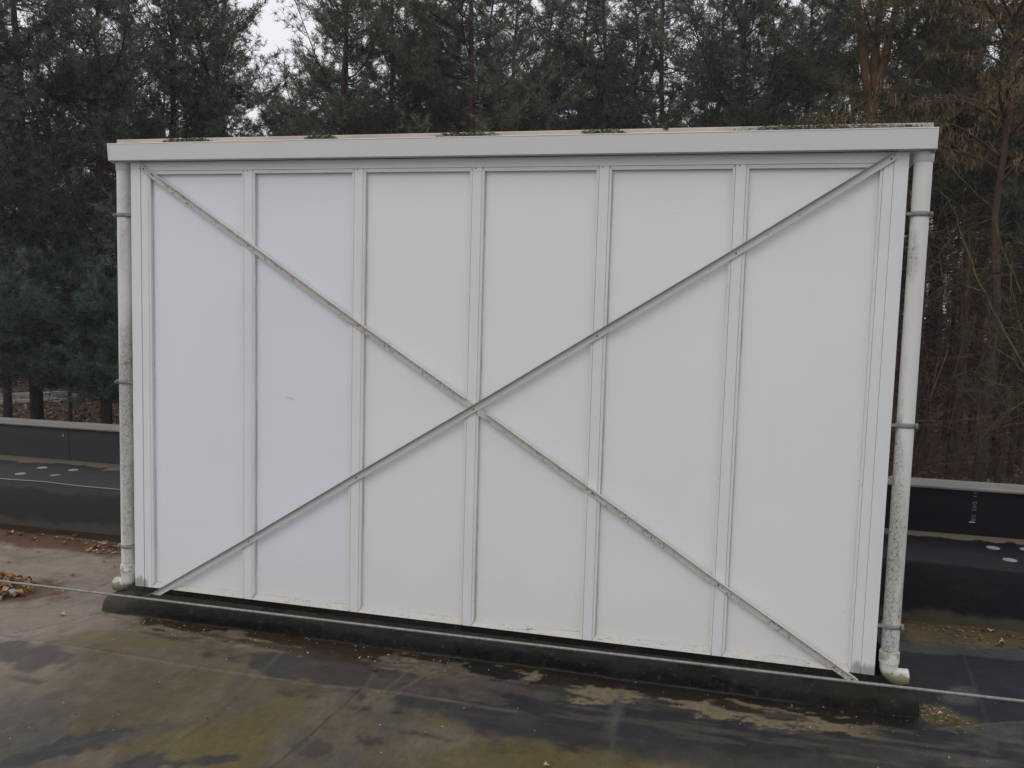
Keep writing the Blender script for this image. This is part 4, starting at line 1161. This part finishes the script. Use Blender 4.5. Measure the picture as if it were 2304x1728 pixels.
n = 9000
az = np.radians(rs.uniform(6.5, 24, n)); dist = rs.uniform(15, 36, n); hh = GZ + .2 + 5.6*rs.rand(n)**1.2
P = np.stack([CAM.x + np.sin(az)*dist, CAM.y + np.cos(az)*dist, hh], -1)
d = norm(rs.randn(n, 3)*np.array((.8, .8, 1.0))); L = rs.uniform(.35, 1.3, (n, 1)); s_ = norm(np.cross(d, rs.randn(n, 3)))*rs.uniform(.003, .007, (n, 1))
V = np.stack([P - s_, P + s_, P + d*L + s_*.5, P + d*L - s_*.5], 1).reshape(-1, 3)
cc = np.array([(.110, .050, .030), (.080, .042, .028), (.115, .070, .036), (.055, .032, .022)])[rs.randint(4, size=n)]*rs.uniform(.6, 1.1, (n, 1))
F = np.concatenate([np.arange(n)[:, None]*4 + np.array((0, 1, 2)), np.arange(n)[:, None]*4 + np.array((0, 2, 3))])
o = link('twig_thicket', mesh_np('twig_thicket', V, F, M_twig, False, np.repeat(cc, 4, 0)))
tag(o, kind='stuff')
for i in range(13):
    px = 2075 + i*27 + fr.uniform(-12, 12); x, y = ray_xy(px, fr.uniform(24, 36))
    tree('thin', x, y, 'very thin bare trunk in the dark tangle right of the cabin', 'thin trunks in the tangle at the right', fr.uniform(.85, 1.05))

# low green branch sweep at the left: a young pine
KIND['young'] = pine(31, 6.2, .07, 2.7, 2.1, 4.2, 12, green=(.096, .140, .104), brown=.06, whorl=.30, dead=4, wdt=.018)
for (px, dist, sc, lb) in [(150, 21.5, .80, 'young low green pine standing behind the roof edge at the left'), (225, 20.5, .72, 'small young pine half hidden by the left downpipe')]:
    x, y = ray_xy(px, dist); tree('young', x, y, lb, 'young pines at the wood edge', sc)

# tree hung with golden-brown catkins at the right
def catkin_tree(seed, H, spread, n_br, strands, base):
    rs = np.random.RandomState(seed); paths, thin, SP = [], [], []
    T = np.stack([np.linspace(0, .5, 8), np.linspace(0, .2, 8), np.linspace(0, H*.8, 8)], -1) + rs.randn(8, 3)*.05
    paths.append((T, np.linspace(.10, .03, 8)))
    for i in range(n_br):
        s = rs.uniform(base, 1); q = T[0] + (T[-1]-T[0])*s; az = rs.rand()*6.283; L = spread*rs.uniform(.5, 1.1)
        u = np.linspace(0, 1, 6)
        B = q + np.stack([L*u*math.cos(az), L*u*math.sin(az), L*(.75*u - .45*u*u)], -1) + rs.randn(6, 3)*.05*u[:, None]
        paths.append((B, np.linspace(.028, .006, 6)))
        for j in range(12):
            s2 = rs.uniform(.2, 1); q2 = np.array([np.interp(s2, u, B[:, k]) for k in range(3)])
            E = q2 + rs.randn(3)*np.array((.45, .45, .25)); thin.append((np.array([q2, (q2+E)/2 + rs.randn(3)*.05, E]), np.array([.007, .005, .003])))
            for _ in range(strands): SP.append(q2 + (E-q2)*rs.rand() + rs.randn(3)*.05)
    V1, F1 = np_tubes(paths, 6); V2, F2 = np_tubes(thin, 3)
    tr = mesh_np('trunk', np.concatenate([V1, V2]), np.concatenate([F1, F2+len(V1)]), M_bark, True)
    P = np.array(SP); n = len(P); L = rs.uniform(.06, .15, (n, 1)); d = norm(np.stack([rs.randn(n)*.35, rs.randn(n)*.35, -np.ones(n)], -1))
    s_ = norm(np.cross(d, rs.randn(n, 3)))*.0052
    V = np.stack([P - s_, P + s_, P + d*L + s_*.8, P + d*L - s_*.8], 1).reshape(-1, 3)
    cols = np.array([(.24, .165, .070), (.18, .12, .060), (.29, .20, .09), (.16, .155, .065), (.12, .085, .055)])
    cc = cols[rs.randint(5, size=n)]*rs.uniform(.6, 1.15, (n, 1))
    cr = mesh_np('crown', V, np.arange(n*4).reshape(-1, 4), M_twig, False, np.repeat(cc, 4, 0))
    return tr, cr
KIND['catkin'] = catkin_tree(3, 13.0, 2.1, 48, 11, .62)
KIND['catkin_small'] = catkin_tree(4, 10.6, 1.15, 26, 9, .68)
x, y = ray_xy(2250, 17); tree('catkin', x, y, 'tree hung with golden brown catkins in the upper right corner', None, 1.0, 1.0, 'catkin_tree')
x, y = ray_xy(1955, 18.5); tree('catkin_small', x, y, 'smaller golden brown twiggy tree above the right end of the gutter', None, 1.0, 2.0, 'catkin_tree')

# bare shrub with long arching branches right of the cabin
sh = empty('bare_shrub', (6.0, 7.0, GZ), 'leafless shrub with long arching thin branches beyond the right downpipe', 'shrub')
rs = np.random.RandomState(9)
def pt(px, py, dist):
    v = CF + CR*((px-1152)/1975.81) + CU*((864-py)/1975.81); h = math.hypot(v.x, v.y)
    return np.array(CAM + v*(dist/h)) - np.array((6.0, 7.0, GZ))
main = [
    [(2420, 1010), (2330, 870), (2258, 745), (2212, 655), (2170, 545), (2140, 455), (2105, 420)],
    [(2450, 1000), (2360, 890), (2300, 905), (2240, 955), (2185, 1005)],
    [(2212, 655), (2165, 640), (2120, 655), (2080, 700)],
    [(2160, 520), (2125, 555), (2098, 600), (2075, 655)],
    [(2330, 870), (2270, 800), (2215, 770), (2150, 725)],
    [(2350, 880), (2275, 870), (2205, 850), (2195, 905)],
    [(2380, 930), (2320, 800), (2290, 720), (2270, 610)],
    [(2300, 660), (2255, 560), (2235, 470), (2160, 400)],
    [(2400, 640), (2330, 560), (2290, 545), (2230, 585)],
    [(2340, 760), (2265, 735), (2225, 770), (2190, 850), (2170, 880)],
]
paths = []
for i, L in enumerate(main):
    dist = 11.5 + rs.uniform(-.9, .9); P = np.array([pt(a, b, dist + .12*k) for k, (a, b) in enumerate(L)])
    u = np.linspace(0, 1, len(P)); uu = np.linspace(0, 1, 4*len(P)); Q = np.stack([np.interp(uu, u, P[:, k]) for k in range(3)], -1) + rs.randn(len(uu), 3)*.008
    paths.append((Q, np.linspace(.017 if i in (0, 1) else .010, .004, len(uu))))
    for j in range(16):
        k = rs.randint(len(uu)); q = Q[k]; E = q + rs.randn(3)*np.array((.28, .22, .28)); mid = (q+E)/2 + rs.randn(3)*.04
        paths.append((np.array([q, mid, E]), np.array([.004, .003, .002])))
        for _ in range(2):
            E2 = mid + rs.randn(3)*.16; paths.append((np.array([mid, (mid+E2)/2 + rs.randn(3)*.02, E2]), np.array([.003, .002, .0015])))
base = pt(2470, 1040, 11.8); paths.append((np.array([(base[0]+.2, base[1], 0.0), base + np.array((.1, 0, -.4)), base, pt(2420, 1010, 11.6)]), np.array([.035, .028, .022, .018])))
V, F = np_tubes(paths, 5)
link('branch', mesh_np('branch', V, F, M_branch, True), sh)

# leaf litter on the forest floor, seen over the parapet
n = 16000
az = np.radians(np.concatenate([rs.uniform(-50, -36, n//2), rs.uniform(5, 22, n//2)])); dist = 17 + 33*rs.rand(n)**1.2
P = np.stack([CAM.x + np.sin(az)*dist, CAM.y + np.cos(az)*dist, np.full(n, GZ + .03)], -1); a = rs.rand(n)*6.283; s_ = rs.uniform(.03, .10, n)
u = np.stack([np.cos(a), np.sin(a), rs.randn(n)*.4], -1)*s_[:, None]; w_ = np.stack([-np.sin(a), np.cos(a), rs.randn(n)*.4], -1)*s_[:, None]*.5
V = np.stack([P-u, P-w_, P+u, P+w_], 1).reshape(-1, 3)
cols = np.array([(.16, .09, .055), (.10, .055, .035), (.25, .17, .11), (.33, .25, .19), (.06, .038, .028)])
o = link('forest_litter', mesh_np('forest_litter', V, np.arange(n*4).reshape(-1, 4), M_litter, False, np.repeat(cols[rs.randint(5, size=n)]*rs.uniform(.6, 1.1, (n, 1)), 4, 0)))
tag(o, kind='stuff')

# thin scatter volume over everything, added to imitate a pale lens veil
mb = MB(); mb.box((-520, -520, GZ - 1.0), (520, 720, 16.0))
hm = bpy.data.materials.new('veil_haze'); hm.use_nodes = True; hn = hm.node_tree; hn.nodes.clear()
ho = hn.nodes.new('ShaderNodeOutputMaterial'); hv = hn.nodes.new('ShaderNodeVolumePrincipled')
hv.inputs['Color'].default_value = (.92, .95, 1.0, 1); hv.inputs['Density'].default_value = .0010
hn.links.new(hv.outputs['Volume'], ho.inputs['Volume'])
tag(mb.build('veil_haze', hm), kind='stuff')
